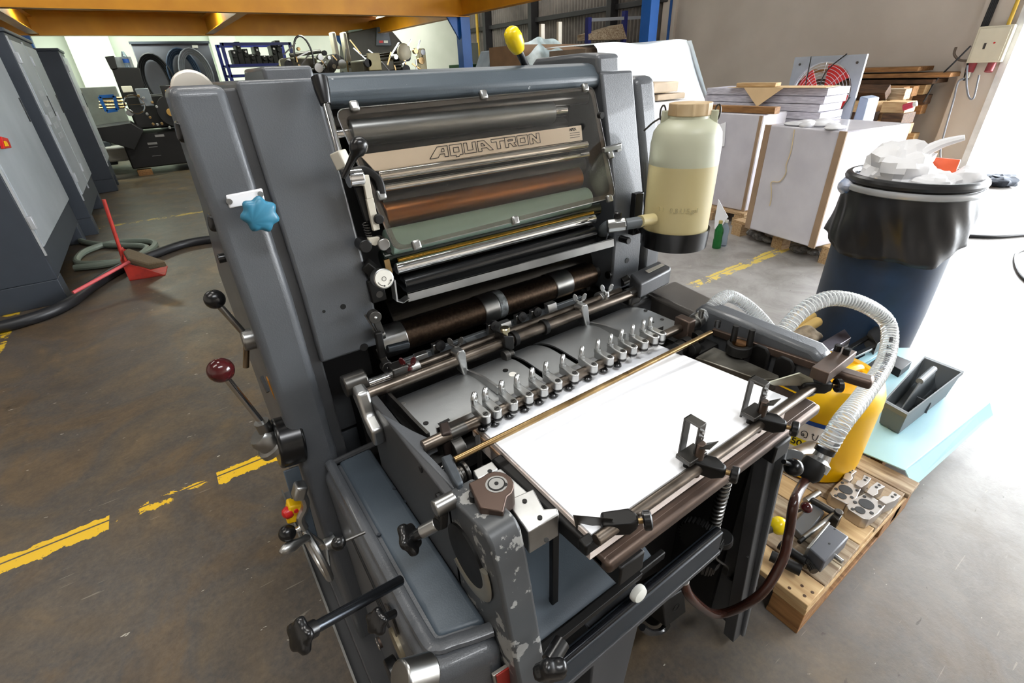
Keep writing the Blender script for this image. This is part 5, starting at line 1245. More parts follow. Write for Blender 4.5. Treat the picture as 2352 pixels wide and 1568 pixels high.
wcable('wall_cable', [(2214, 180), (2200, 190), (2190, 230), (2170, 300), (2160, 345), (2162, 378)], 8.3, .011, cgrey, 'pale grey cable hanging down beside the lumber pile')
wcable('wall_cable', [(2222, 150), (2220, 190), (2225, 222), (2236, 225), (2245, 190), (2249, 172)], 8.35, .01, cgrey, 'grey cable looping from the bundle up to the red socket')
wcable('wall_cable', [(2196, 108), (2192, 125), (2205, 138), (2230, 138), (2245, 128)], 8.5, .014, mat('brown cable hook', (110, 96, 84), .5), 'brown curved cable hook on the wall by the bundle')
p = PX(2075, 247, 7.0); q = PX(2098, 240, 7.0)
pl_ = thing('power_plug', 'red industrial power plug lying on the lumber pile', 'plug', p)
MB().cyl(p, q, .035, .03, 18).build('plug_body', mat('raspberry plug', (196, 52, 78), .4), pl_, .004)
MB().cyl(q, q + (q - p) * .35, .026, n=16).build('plug_collar', white_p, pl_)
for q in ((2180, 388), (2290, 425)):
    g = PZ(*q, 0); crumple(g + V((0, 0, .06)), (.22, .16, .06), q[0], mat('dark cloth', (56, 62, 72), .8, 0, var=.4), 'dark_cloth' , 'dark rag heaped on the floor by the door frame' if q[0] > 2200 else 'dark bundle on the floor at the foot of the door post', 'rag')
def fcable(name, qs, r, m_, label, z=None, k=10):
    return tag(MB().tube(catmull([PZ(x, y, r if z is None else z) for x, y in qs], k), r, 8).build(name, m_), label, 'cable')
fcable('floor_cable', [(2215, 541), (2280, 543), (2352, 538), (2420, 530)], .016, cblack, 'thick black cable lying on the bright floor beside the drum')
fcable('floor_cable', [(2400, 560), (2345, 575), (2332, 590), (2335, 615), (2352, 640), (2390, 665)], .010, cblack, 'thin black cable curling over the bright floor')
# ---------------- pallet with jug, tray and parts
PT = .13
px0, px1, py0, py1 = 1.045, 1.86, .19, 1.2
pal = thing('pallet', 'weathered wooden pallet carrying the yellow jug and machine parts', 'pallet', (px0, py0, 0))
rp_ = random.Random(5); x = px0; widths = [.095, .1, .115, .1, .13, .1, .09, .12, .1, .11, .095]
for i, wd in enumerate(widths):
    if x + wd > px1: break
    m_ = [wood_y, wood_o, wood_o, wood_y, wood_o, wood_o, wood_o, wood_o, wood_o, wood_o, wood_y][i]
    MB().box((x, py0 + rp_.uniform(-.006, .006), PT - .02), (x + wd - .004, py1, PT)).build('plank', m_, pal, .002); x += wd
for y in (py0 + .0, py0 + .45, py1 - .1):
    MB().box((px0, y, PT - .045), (x, y + .09, PT - .0205)).build('stringer', wood_y, pal, .002)
    MB().box((px0 + .0, y, .0), (x, y + .09, .018)).build('bottom_board', wood_b, pal, .002)
    for xx in (px0, px0 + .5, x - .14):
        MB().box((xx, y, .0185), (xx + .14, y + .088, PT - .0455)).build('block', wood_b, pal, .002)
for q in ((1842, 1345), (1866, 1360), (1848, 1368), (1813, 1350), (1895, 1105), (1990, 1120)):
    p = PZ(*q, PT); MB().cyl(p, p + V((0, 0, .0008)), .0045, n=10).build('nail_head', wood_d, pal)
# yellow jug
JC = PZ(1846, 1040, PT); JR = .16; JH = .37
jug = thing('chemical_jug', 'yellow plastic chemical jug with red cap on the weathered pallet', 'jug', (JC.x, JC.y, PT))
yel = mat('yellow polyethylene', (246, 196, 8), .38, 0, (236, 180, 4), vs=3)
MB().lathe((JC.x, JC.y, PT), (0, 0, 1), [(0, JR * .88), (.012, JR * .98), (.05, JR * .99), (.055, JR), (JH * .74, JR), (JH * .76, JR * 1.015), (JH * .86, JR * 1.0), (JH * .95, JR * .93), (JH * .985, JR * .84), (JH * .97, JR * .78), (JH * .95, JR * .76), (JH * .95, .0)], 48).build('jug_body', yel, jug)
MB().lathe((JC.x + .01, JC.y + .03, PT + JH * .94), (0, 0, 1), [(0, .034), (.012, .034), (.014, .03), (.03, .03), (.032, .027)], 26).build('jug_cap', mat('coral red cap', (226, 70, 62), .4), jug)
MB().tube(catmull([(JC.x - .08, JC.y - .02, PT + JH * .95), (JC.x - .05, JC.y - .04, PT + JH * 1.06), (JC.x + .03, JC.y - .06, PT + JH * 1.06), (JC.x + .07, JC.y - .05, PT + JH * .95)], 6), .012, 10).build('jug_handle', yel, jug)
la = math.atan2(-JC.y, -JC.x); lc = la - .12
def jsurf(a, z, o=.0012): return V((JC.x + math.cos(a) * (JR + o), JC.y + math.sin(a) * (JR + o), PT + z))
def lblp(a0, a1, z0, z1, m_, name, o=.0012):
    return MB().grid(lambda u, v: jsurf(a0 + (a1 - a0) * u, z0 + (z1 - z0) * v, o), 18, 1).build(name, m_, jug)
lblp(lc - .75, lc + .62, .075, .25, mat('jug label', (240, 236, 230), .5, 0, (238, 222, 206), vs=6, stretch=(8, 8, 1)), 'jug_label')
blue_l = mat('label blue', (22, 72, 150), .5)
lblp(lc - .75, lc + .62, .236, .252, blue_l, 'label_band', .0016); lblp(lc - .75, lc + .62, .072, .088, blue_l, 'label_band', .0016)
lblp(lc - .6, lc + .2, .135, .172, mat('label yellow', (250, 226, 20), .5), 'label_band', .0016)
def jtext(s, a0, z, size, bold=.0):
    o = text_mesh('label_lettering', s, size, ink, None, (0, 0, 0), (1, 0, 0), (0, 1, 0), extrude=.0002, bold=bold)
    for v in o.data.vertices:
        x_, y_, h_ = v.co; v.co = jsurf(a0 + x_ / JR, z + y_, .0019 + h_)
    o.parent = jug; o.matrix_parent_inverse = Matrix.Translation(-V(jug.location)); return o
jtext('150', lc - .28, .142, .034, .0006)
# Thai letters drawn as strokes: 'รือง'
def stroke(pts, a0, z0, s): return MB().tube([jsurf(a0 + p[0] * s / JR, z0 + p[1] * s, .0022) for p in catmull([(x, y, 0) for x, y in pts], 4)], .0013, 5).build('label_lettering', ink, jug)
z_ = .185; s_ = .03; a_ = lc - .2
stroke([(.1, 0), (.1, .55), (.3, .75), (.5, .7)], a_, z_, s_); stroke([(.15, .25), (.4, .2), (.5, 0), (.4, -.1), (.3, 0)], a_, z_, s_)
stroke([(.0, 1.0), (.2, 1.15), (.5, 1.1), (.5, 1.3)], a_, z_, s_); stroke([(.3, 1.2), (.3, 1.35)], a_, z_, s_)
a_ += .8 * s_ / JR
stroke([(.2, .2), (.3, .35), (.4, .2), (.3, .05), (.15, .1), (.1, .5), (.35, .75), (.65, .6), (.68, .0), (.4, -.05)], a_, z_, s_)
a_ += .95 * s_ / JR
stroke([(.1, .6), (.2, .75), (.3, .6), (.2, .5), (.28, .2), (.42, .0), (.62, .1), (.68, .75)], a_, z_, s_)
jtext('Net weight 20 kg', lc - .18, .112, .010); jtext('LG - 0.1', lc - .2, .094, .010)
# light blue sheet bent over the pallet edge
bs = mat('light blue board', (172, 214, 226), .5, 0, (164, 206, 218), vs=3)
sheet = thing('blue_sheet', 'light blue board bent down over the pallet edge under the tool tray', 'board', (2.0, .3, PT))
tp_ = [PZ(1935, 1020, PT + .004), PZ(2075, 1080, PT + .012), PZ(2270, 925, PT + .012), PZ(2140, 800, PT + .004), PZ(1990, 800, PT + .004)]
MB().slab(tp_, (0, 0, .004)).build('sheet_face', bs, sheet)
fl = [tp_[1] + V((0, 0, .004)), tp_[2] + V((0, 0, .004)), PZ(2278, 952, .045), PZ(2095, 1117, .065)]
MB().slab(fl, (.002, -.004, -.001)).build('sheet_flap', bs, sheet)
low = thing('low_crate', 'low wooden crate under the light blue board', 'crate', (2.2, .4, 0))
for i in range(4): MB().box((1.9 + i * .14, .30, .105), (2.03 + i * .14, .62, .132)).build('plank', wood_o, low)
for y in (.32, .56): MB().box((1.9, y, 0), (2.45, y + .04, .104)).build('runner', wood_b, low)
# grey tool tray
tg = mat('grey tool tray plastic', (92, 98, 102), .5, 0, var=.15)
zr = PT + .135; rim_ = [PZ(x, y, zr) for x, y in ((2031, 920), (2085, 950), (2212, 853), (2124, 819))]
cen_ = sum(rim_, V((0, 0, 0))) / 4; zb = PT + .018
bot_ = [V((cen_.x + (p.x - cen_.x) * .86, cen_.y + (p.y - cen_.y) * .86, zb)) for p in rim_]
tray_t = thing('tool_tray', 'empty dark grey plastic tool tray with middle handle on the blue board', 'tool tray', (cen_.x, cen_.y, zb))
b = MB(); inn = [cen_ + (p - cen_) * .95 for p in rim_]; inb = [V((cen_.x + (p.x - cen_.x) * .82, cen_.y + (p.y - cen_.y) * .82, zb + .006)) for p in rim_]
b.add(rim_ + inn + bot_ + inb, [[i, (i + 1) % 4, 4 + (i + 1) % 4, 4 + i] for i in range(4)] + [[i, 8 + i, 8 + (i + 1) % 4, (i + 1) % 4] for i in range(4)] + [[4 + i, 4 + (i + 1) % 4, 12 + (i + 1) % 4, 12 + i] for i in range(4)] + [[11, 10, 9, 8], [12, 13, 14, 15]])
b.build('tray_body', tg, tray_t, .002)
lipz = V((0, 0, -.018)); o2 = [cen_ + (p - cen_) * 1.03 for p in rim_]
MB().add(o2 + rim_ + [p + lipz for p in o2], [[i, (i + 1) % 4, 4 + (i + 1) % 4, 4 + i] for i in range(4)] + [[i, 8 + i, 8 + (i + 1) % 4, (i + 1) % 4] for i in range(4)]).build('tray_lip', tg, tray_t)
la_, lb_ = (rim_[0] + rim_[1]) / 2, (rim_[2] + rim_[3]) / 2; ax_ = (lb_ - la_).normalized(); zc_ = zr + .035
p0_, p1_ = la_.lerp(lb_, .06), la_.lerp(lb_, .94)
wl = [V((p0_.x, p0_.y, zb + .006)), V((p1_.x, p1_.y, zb + .006)), V((p1_.x, p1_.y, zb + .04)), la_.lerp(lb_, .72) + V((0, 0, .03)), la_.lerp(lb_, .38) + V((0, 0, .03)), V((p0_.x, p0_.y, zb + .03))]
pr_ = ax_.cross(V((0, 0, 1))) * .006
MB().slab(wl, pr_).build('tray_divider', tg, tray_t, .002)
MB().tube([la_.lerp(lb_, .40) + V((0, 0, .034)), la_.lerp(lb_, .70) + V((0, 0, .034))], .012, 10).build('tray_handle', mat('handle grey', (118, 124, 128), .5), tray_t)
q0, q1 = rim_[1].lerp(rim_[2], .5), la_.lerp(lb_, .5)
MB().slab([V((q0.x, q0.y, zb + .01)), V((q1.x, q1.y, zb + .01)), V((q1.x, q1.y, zb + .06)), V((q0.x, q0.y, zb + .06))], ax_ * .004).build('tray_divider', tg, tray_t)
# two bracket plates with holes
bp_ = mat('milled plate', (188, 182, 176), .34, .85, var=.2)
def plate_part(q0, q1, wd, label):
    a, b_ = PZ(*q0, PT), PZ(*q1, PT); d = (b_ - a).normalized(); n_ = V((-d.y, d.x, 0)); L_ = (b_ - a).length
    t = thing('bracket_plate', label, 'machine part', a)
    P = lambda u, v: a + d * (L_ * u) + n_ * (wd * v) + V((0, 0, .001))
    MB().slab([P(0, -.3), P(.06, -.48), P(.32, -.5), P(.6, -.42), P(.62, .42), P(.32, .5), P(.06, .48), P(0, .3)], (0, 0, .04)).build('plate_body', bp_, t, .002)
    for s_ in (-1, 1):
        MB().slab([P(.6, .42 * s_), P(.6, .12 * s_), P(.74, .10 * s_), P(.82, .22 * s_), P(1, .16 * s_), P(1, .5 * s_), P(.8, .5 * s_)], (0, 0, .045)).build('plate_horn', bp_, t, .001)
    for u, v, r in ((.36, .05, .3), (.14, .0, .2), (.24, -.34, .08), (.24, .36, .08), (.06, .2, .07), (.5, .33, .07), (.5, -.33, .07)):
        c = P(u, v) + V((0, 0, .0405)); MB().cyl(c, c + V((0, 0, .0008)), r * wd, n=22).build('plate_hole', void, t)
    for s_ in (-1, 1):
        for u in (.86, .95):
            c = P(u, .34 * s_) + V((0, 0, .0452)); MB().cyl(c, c + V((0, 0, .0008)), .06 * wd, n=12).build('plate_hole', void, t)
plate_part((1918, 1168), (1966, 1108), .066, 'milled bracket plate with holes lying nearer the yellow jug')
plate_part((1955, 1200), (2030, 1145), .07, 'milled bracket plate with holes lying by the pallet edge')
# spare sucker unit on the pallet
U = thing('spare_feed_unit', 'dark spare machine unit with steel shafts and grey box on the pallet', 'machine part', PZ(1860, 1250, PT))
gbx = [PZ(x, y, PT + .075) for x, y in ((1857, 1257), (1905, 1202), (1951, 1232), (1895, 1290))]
MB().slab(gbx, (0, 0, -.05)).build('gear_box', mat('slate enamel', (88, 90, 96), .42, 0, var=.2), U, .004)
for q in ((1917, 1215), (1905, 1248)):
    p = PZ(*q, PT + .0755); MB().cyl(p, p + V((0, 0, .0006)), .0028, n=10).build('screw_hole', void, U)
MB().slab([PZ(x, y, PT + .085) for x, y in ((1852, 1258), (1860, 1258), (1908, 1200), (1902, 1196))], (0, 0, -.08)).build('end_plate', steel, U, .002)
MB().slab([PZ(x, y, PT + .03) for x, y in ((1818, 1205), (1868, 1150), (1895, 1175), (1848, 1235))], (0, 0, -.025)).build('base_casting', mat('grey casting', (112, 114, 116), .35, .4, var=.2), U, .004)
for a, b_, r, m_ in (((1865, 1148), (1930, 1185), .011, steel_d), ((1845, 1235), (1915, 1180), .007, steel), ((1835, 1245), (1905, 1185), .006, black_m), ((1790, 1250), (1850, 1290), .014, black_m), ((1770, 1275), (1840, 1310), .016, black_m), ((1935, 1290), (1915, 1275), .007, steel), ((1880, 1130), (1850, 1150), .010, steel)):
    MB().cyl(PZ(*a, PT + .035), PZ(*b_, PT + .035), r, n=18).build('unit_shaft', m_, U, .001)
for q, r in (((1857, 1300), .014), ((1870, 1312), .011)):
    gear(PZ(*q, PT + .03), (.6, .8, 0), r, .016, 14, steel_d, 'pinion', U)
p = PZ(1930, 1178, PT + .05); MB().slab([PZ(x, y, PT + .05) for x, y in ((1912, 1182), (1922, 1170), (1937, 1180), (1926, 1196))], (0, 0, -.045)).cyl(p + V((-.004, .004, 0)), p + V((-.004, .004, .008)), .012, n=18).build('shaft_bracket', steel_d, U, .002)
p = PZ(1852, 1165, PT + .12); ul = MB().cyl(p, PZ(1822, 1178, PT + .05), .004, n=10).build('unit_lever', steel_d, U); ball(MB(), p, .0165).build('lever_ball', maroon, ul, ang=80)
# odds and ends behind the jug
def odd(name, poly, z, ext, m_, label, cat, bev=.002): return tag(MB().slab([PZ(x, y, z) for x, y in poly], ext).build(name, m_, None, bev), label, cat)
odd('ink_duct', ((1880, 790), (1940, 755), (1955, 775), (1890, 815)), PT + .09, (0, 0, -.085), mat('smeared steel tray', (150, 146, 158), .3, .6, (50, 38, 34), vs=4), 'smeared steel ink tray standing on the pallet behind the jug', 'tray')
for i, q in enumerate(((1808, 762, 1865, 725), (1822, 772, 1878, 738))):
    a, b_ = PZ(q[0], q[1], PT + .045), PZ(q[2], q[3], PT + .045)
    tag(MB().cyl(a, b_, .026, n=20).build('paper_roll', mat('tan paper core', (222, 188, 116), .6), None, .003), 'tan cardboard roll lying on the pallet beyond the feeder', 'roll', 'cardboard rolls on the pallet')
crumple(PZ(1850, 775, PT + .05), (.08, .05, .04), 31, mat('crumpled cloth', (176, 162, 140), .8, 0, (96, 84, 70), vs=16), 'work_rag', 'crumpled grey beige rag beside the cardboard rolls', 'rag')
for i, (a, b_) in enumerate((((1925, 815), (2010, 765)), ((1935, 830), (2020, 790)), ((1985, 850), (2035, 815)))):
    tag(MB().bar(PZ(*a, PT + .05), PZ(*b_, PT + .05), .02, .012).build('steel_bar', steel if i else black_m, None, .001), 'narrow steel bar lying on the pallet behind the yellow jug', 'steel bar', 'steel bars behind the jug')
odd('steel_clip', ((1995, 760), (2015, 745), (2035, 775), (2015, 790)), PT + .08, (0, 0, -.075), steel_d, 'dark steel clip bracket standing against the drum', 'bracket')
odd('blue_strip', ((1960, 830), (2015, 800), (2025, 810), (1972, 842)), PT + .02, (0, 0, -.006), bs, 'narrow light blue board strip behind the jug cap', 'board')
odd('ink_plate', ((2050, 812), (2095, 830), (2070, 850), (2035, 830)), PT + .05, (0, 0, -.04), black_m, 'dark oily metal tray beside the grey tool tray', 'tray')
# ================================================================== left: cabinets, mezzanine, old presses
cab_d = mat('dark slate cabinet', (52, 58, 66), .5, 0, var=.2); cab_l = mat('light grey cabinet door', (158, 164, 168), .42, 0, (142, 148, 152), vs=2)
cab_e = mat('cabinet edge trim', (184, 188, 192), .4, .3)
def cabinet(label, X, y0, y1, h, nd, wd=.6):
    t = thing('control_cabinet', label, 'cabinet', (X - wd / 2, (y0 + y1) / 2, 0))
    MB().box((X - wd, y0, .18), (X, y1, h)).build('cabinet_body', cab_d, t, .008)
    MB().box((X - wd - .02, y0 - .02, h), (X + .015, y1 + .02, h + .035)).build('cabinet_top', cab_d, t, .008)
    for yy in (y0, y1 - .18): MB().box((X - wd, yy, 0), (X, yy + .18, .18)).build('cabinet_foot', cab_d, t, .004)
    k = (y1 - y0) / nd
    for i in range(nd):
        d = MB().box((X, y0 + k * i + .02, .42), (X + .02, y0 + k * (i + 1) - .02, h - .06)).build('cabinet_door', cab_l, t, .004)
        for zz in (.55, 1.1, h - .25): MB().box((X + .005, y0 + k * i - .005, zz), (X + .035, y0 + k * i + .04, zz + .09)).build('door_hinge', cab_e, d, .004)
        MB().box((X + .02, y0 + k * (i + 1) - .12, 1.15), (X + .026, y0 + k * (i + 1) - .08, 1.35)).build('door_handle', black, d, .002)
        MB().box((X, y0 + k * i, .36), (X + .012, y0 + k * i + .022, h - .03)).build('door_trim', cab_e, t)
        if nd > 1 and i == 0:
            for j in range(5): MB().box((X + .02, y0 + k * .35, .95 + j * .1), (X + .023, y0 + k * .7, 1.0 + j * .1)).build('door_louvre', cab_e, d)
    return t
Xa = PZ(160, 692, 0).x; ya = PZ(160, 692, 0).y
c0 = cabinet('dark slate cabinet with pale door and red yellow switch next to the floor hose coil', Xa, ya, PX(160, 470, Xa).y, 1.86, 1, .9)
sw_ = PX(8, 330, Xa + .03)
s1_ = MB().slab([PX(x, y, Xa + .024) for x, y in ((-6, 314), (10, 318), (19, 340), (2, 342))], (.02, 0, 0)).build('main_switch', red_p, c0, .003)
MB().slab([PX(x, y, Xa + .046) for x, y in ((8, 324), (12, 325), (18, 336), (12, 336))], (.008, 0, 0)).build('switch_lever', estop_y, s1_)
Xb = PZ(227, 537, 0).x; yb = PZ(227, 537, 0).y
c1 = cabinet('dark slate cabinet with two pale louvred doors between the other cabinets', Xb, yb, yb + 1.75, 1.88, 2, .9)
cabinet('dark slate cabinet standing farthest back near the green wall', -.62, 9.8, 10.6, 1.86, 1, .9)
# floor hoses, cable, dust pan, broom
hose_g = mat('grey green hose', (118, 128, 116), .5, 0, var=.2)
tag(MB().tube(catmull([PZ(x, y, .03) for x, y in ((172, 615), (240, 608), (310, 592), (352, 568), (345, 555), (270, 556), (200, 575), (176, 598), (200, 606), (290, 598), (335, 575), (325, 565), (250, 563), (195, 556), (180, 546), (184, 538))], 8), .028, 10).build('hose_coil', hose_g), 'grey green hose coiled on the floor beside the cabinets', 'hose')
tag(MB().tube(catmull([PZ(x, y, .04) for x, y in ((-60, 765), (60, 735), (150, 700), (220, 650), (285, 612), (350, 585), (430, 558), (520, 545), (600, 540))], 8), .04, 12).build('black_hose', cblack), 'thick black hose running across the floor behind the red dust pan', 'hose')
dp = thing('dust_pan', 'red plastic dust pan with an upright handle on the concrete floor', 'dust pan', PZ(330, 640, 0))
g = [PZ(298, 645, .0), PZ(380, 632, .0), PZ(385, 612, .0), PZ(300, 612, .0)]
rp2 = mat('dusty red plastic', (190, 56, 44), .5, 0, (150, 44, 36), vs=12)
MB().slab(g, (0, 0, .008)).build('pan_floor', rp2, dp)
MB().slab([g[0], g[1], g[0] + V((0, 0, .17))], (0, .008, 0)).build('pan_side', rp2, dp)
MB().slab([g[3], g[2], g[3] + V((0, 0, .17))], (0, .008, 0)).build('pan_side', rp2, dp)
MB().slab([g[0], g[3], g[3] + V((0, 0, .18)), g[0] + V((0, 0, .18))], (.008, 0, 0)).build('pan_back', rp2, dp)
hb2 = g[3].lerp(g[0], .5) + V((0, 0, .15)); ht = PY(238, 458, hb2.y)
MB().tube([hb2, hb2.lerp(ht, .5), ht], .014, 12).build('pan_handle', rp2, dp)
br = thing('broom', 'broom with worn straw head and pink handle lying against the dust pan', 'broom', PZ(200, 670, 0))
MB().cyl(PZ(168, 672, .10), PZ(300, 600, .17), .013, n=12).build('broom_handle', mat('faded pink handle', (206, 88, 92), .5), br)
MB().slab([PZ(288, 590, .16), PZ(300, 582, .16), PZ(385, 612, .16), PZ(345, 620, .14), PZ(298, 606, .15)], (0, 0, .05)).build('broom_head', mat('dirty straw', (124, 108, 84), .8, 0, (88, 78, 62), vs=30, stretch=(4, 30, 4)), br, .01)
# ---------------- mezzanine
yb_m = mat('yellow structural paint', (206, 142, 20), .5, 0, (190, 126, 14), vs=3); bl_m = mat('blue structural paint', (14, 84, 158), .45, 0, var=.2)
MZ = 2.2
mz = thing('mezzanine_frame', 'yellow steel mezzanine deck on blue columns above the old presses', 'mezzanine', (1.5, 10.5, 0))
def hbeam(a, b_, h_, wd, name='deck_beam'):
    a, b_ = V(a), V(b_); d = (b_ - a).normalized(); n_ = V((-d.y, d.x, 0)); z = V((0, 0, 1)); L_ = (b_ - a).length / 2; c = (a + b_) / 2
    MB().obox(c + z * h_ / 2, (d, n_, z), (L_, .006, h_ / 2)).obox(c + z * .006, (d, n_, z), (L_, wd / 2, .006)).obox(c + z * (h_ - .006), (d, n_, z), (L_, wd / 2, .006)).build(name, yb_m, mz)
yf = PZ(1060, 40, MZ).y; xr = PZ(1062, 40, MZ).x
ybk = PZ(600, 82, MZ).y; ybk = min(13.6, ybk)
hbeam((-3.2, yf, MZ), (xr + .1, yf, MZ), .36, .16)
hbeam((-3.2, ybk, MZ), (xr + .1, ybk, MZ), .36, .16)
for x in (-1.0, PZ(530, 60, MZ).x * .95, xr): hbeam((x, yf - (2.6 if x == xr else 0), MZ + .02), (x, ybk, MZ + .02), .26, .14)
MB().box((-3.2, yf, MZ + .36), (xr, ybk, MZ + .4)).build('deck_plate', mat('ochre deck plate', (150, 104, 20), .6), mz)
def column(p, h_, name='deck_column'):
    MB().box((p[0] - .09, p[1] - .09, 0), (p[0] + .09, p[1] + .09, h_)).build(name, bl_m, mz, .004)
    MB().prism([(p[0] - .09, h_ - .32), (p[0] - .09, h_), (p[0] - .3, h_)], 'y', p[1] - .02, p[1] + .02).build('column_gusset', bl_m, mz)
column((xr, yf), MZ); column((-1.55, yf), MZ); column((-1.15, ybk), MZ)
column((PY(800, 100, ybk).x, ybk), MZ)
p = PX(1490, 60, 6.6); column((6.6, p.y), 3.4)
# ---------------- far machinery
dkm = mat('black press iron', (30, 29, 29), .45, .3, var=.4); gpan = mat('grey partition', (84, 86, 94), .55, 0, var=.15)
YB = 13.2
pt = [PY(x, y, YB) for x, y in ((300, 101), (478, 97), (520, 230), (340, 230))]
pan = thing('partition_screen', 'large plain grey partition panel standing behind the black letterpress', 'panel', (pt[0].x, YB, 0))
MB().box((pt[0].x, YB, 0), (pt[1].x, YB + .06, pt[0].z)).build('screen_panel', gpan, pan, .01)
MB().box((pt[0].x - .02, YB - .02, pt[0].z), (pt[1].x + .02, YB + .08, pt[0].z + .04)).build('screen_cap', cab_d, pan)
MB().slab([PY(x, y, YB - .02) for x, y in ((441, 104), (454, 104), (455, 110), (442, 110))], (0, .01, 0)).build('screen_label', white_p, pan)
rc = random.Random(11)
for i, (x, y, m_) in enumerate(((362, 185, cblack), (425, 172, mat('blue hose loop', (44, 58, 78), .4)), (452, 172, cgrey))):
    c = PY(x, y, YB - (.03, .03, .16)[i]); b = MB()
    for k in range(4): b.tube([c + V((math.cos(a) * (.2 + .03 * k), -.02 * k, math.sin(a) * (.38 + .03 * k))) for a in np.linspace(0, 2 * math.pi, 25)[:-1]], .018, 6, True)
    tag(b.build('cable_loop', m_), ['black cable coil hung on the grey partition beside the press', 'dark blue hose coil hung on the grey partition', 'pale grey cable coil hung on the grey partition', 'black cable coil hung between the blue and grey coils'][i], 'cable coil')
YL = 11.2
lp = thing('letterpress', 'black cast iron letterpress with a flywheel and drawer base', 'letterpress', PZ(335, 403, 0))
def pbox(x0, y0, x1, y1, Y, dep, m_, name, par, bev=.01):
    a, b_ = PY(x0, y1, Y), PY(x1, y0, Y); return MB().box((min(a.x, b_.x), Y, min(a.z, b_.z)), (max(a.x, b_.x), Y + dep, max(a.z, b_.z))).build(name, m_, par, bev)
def pcyl(x, y, rpx, Y, dep, m_, name, par, n=28):
    c = PY(x, y, Y); r = (PY(x, y - rpx, Y).z - c.z); return MB().cyl(c, c + V((0, dep, 0)), r, n=n).build(name, m_, par, .004)
base_ = MB().box((PY(310, 400, YL).x, YL, .12), (PY(470, 400, YL).x, YL + 1.0, PY(400, 300, YL).z)).build('press_base', dkm, lp, .02)
for zz, x0, x1 in ((308, 357, 376), (326, 340, 360), (336, 342, 362), (356, 350, 370)):
    pbox(x0, zz, x1, zz + (7 if zz < 330 else 3), YL - .012, .01, steel, 'drawer_label', base_, 0)
MB().slab([PY(x, y, YL - .3) for x, y in ((188, 298), (300, 282), (330, 300), (310, 345), (255, 328), (190, 312))], (0, .8, 0)).build('feed_table', dkm, lp, .01)
MB().box((PY(315, 300, YL).x, YL + .2, PY(315, 300, YL).z), (PY(440, 300, YL).x, YL + .9, PY(400, 215, YL).z)).build('press_frame', dkm, lp, .03)
MB().slab([PY(x, y, YL + .4) for x, y in ((255, 155), (320, 155), (340, 235), (285, 235))], (0, .2, 0)).build('press_platen', dkm, lp, .01)
MB().slab([PY(x, y, YL + .38) for x, y in ((240, 130), (262, 128), (270, 158), (255, 160))], (0, .2, 0)).build('gripper_head', dkm, lp, .01)
c = PY(309, 240, YL - .1); r = .14
MB().tube([c + V((math.cos(a) * r, 0, math.sin(a) * r)) for a in np.linspace(0, 6.283, 25)[:-1]], .012, 8, True).cyl(c - V((r, 0, 0)), c + V((r, 0, 0)), .008, n=6).build('hand_wheel', chrome, lp)
pcyl(298, 259, 8, YL - .1, .05, steel, 'dial_gauge', lp)
fw = pcyl(400, 255, 38, YL - .1, .12, dkm, 'flywheel', lp); pcyl(392, 258, 9, YL - .14, .05, mat('ochre hub', (168, 126, 60), .5), 'flywheel_hub', fw)
pbox(283, 197, 302, 213, YL - .05, .02, ivory, 'guard_plate', lp); pbox(325, 202, 340, 245, YL - .1, .05, mat('grey lever plate', (120, 126, 132), .4, .5), 'lever_plate', lp)
pbox(375, 195, 400, 222, YL - .1, .08, black, 'control_panel', lp); pcyl(383, 210, 4, YL - .12, .03, brass, 'control_knob', lp); pcyl(392, 202, 3, YL - .12, .03, red_p, 'control_knob', lp)
for i, (x, y) in enumerate(((352, 285), (362, 286), (372, 284), (338, 262), (345, 270), (330, 225), (318, 220), (390, 293), (350, 235), (360, 245))):
    pcyl(x, y, 3.2, YL - .12, .1, steel if i % 2 else brass, 'press_bolt', lp, 12)
for x0, x1, y0 in ((320, 348, 400), (430, 455, 405)): pbox(x0, y0 - 12, x1, y0 + 6, YL - .02, .2, wood_b, 'base_block', lp)
tb2 = pbox(265, 130, 300, 158, YL + .5, .02, mat('grey sheet', (150, 154, 156), .5), 'tool_board', lp)
b0_ = PY(295, 155, YL + .45); wb = thing('water_bottle', 'clear water bottle with blue label standing on the black letterpress', 'bottle', b0_)
MB().lathe(b0_, (0, 0, 1), [(0, .045), (.15, .045), (.2, .03), (.24, .016)], 14).use(1).lathe(b0_ + V((0, 0, .07)), (0, 0, 1), [(0, .047), (.06, .047)], 14).build('bottle_body', [mat('clear pet', (196, 214, 232), .08, 0), blue_l], wb)
# items between the cabinets and the letterpress
tag(pbox(225, 198, 265, 372, 12.6, .5, mat('grey bin', (150, 156, 150), .6), 'storage_bin', None), 'tall grey green cupboard behind the letterpress', 'cupboard')
b = MB(); Y = 11.9
fr_ = [PY(x, y, Y) for x, y in ((228, 222), (262, 220), (270, 252), (245, 256))]
for i in range(4): b.bar(fr_[i], fr_[(i + 1) % 4], .05, .05, (0, 1, 0))
tag(b.build('blue_rack_frame', bl_m), 'small bright blue tilted frame beside the letterpress', 'frame')
for i, y in enumerate((226, 234, 242, 248)):
    tag(MB().cyl(PY(228, y, 11.95), PY(290, y - 2, 11.95), .018, n=8).build('wooden_rod', brass), 'thin brown rod lying across the small blue frame', 'rod', 'rods across the blue frame')
tag(pbox(248, 335, 300, 374, 11.9, .5, white_p, 'white_bucket', None, .05), 'white plastic bucket on the floor beside the letterpress base', 'bucket')
tag(MB().tube(catmull([PY(x, y, 11.6) for x, y in ((165, 310), (200, 330), (210, 352), (205, 375), (200, 385))], 6), .02, 8).build('grey_cable', cgrey), 'pale cable hanging from the back cabinet to the floor', 'cable')
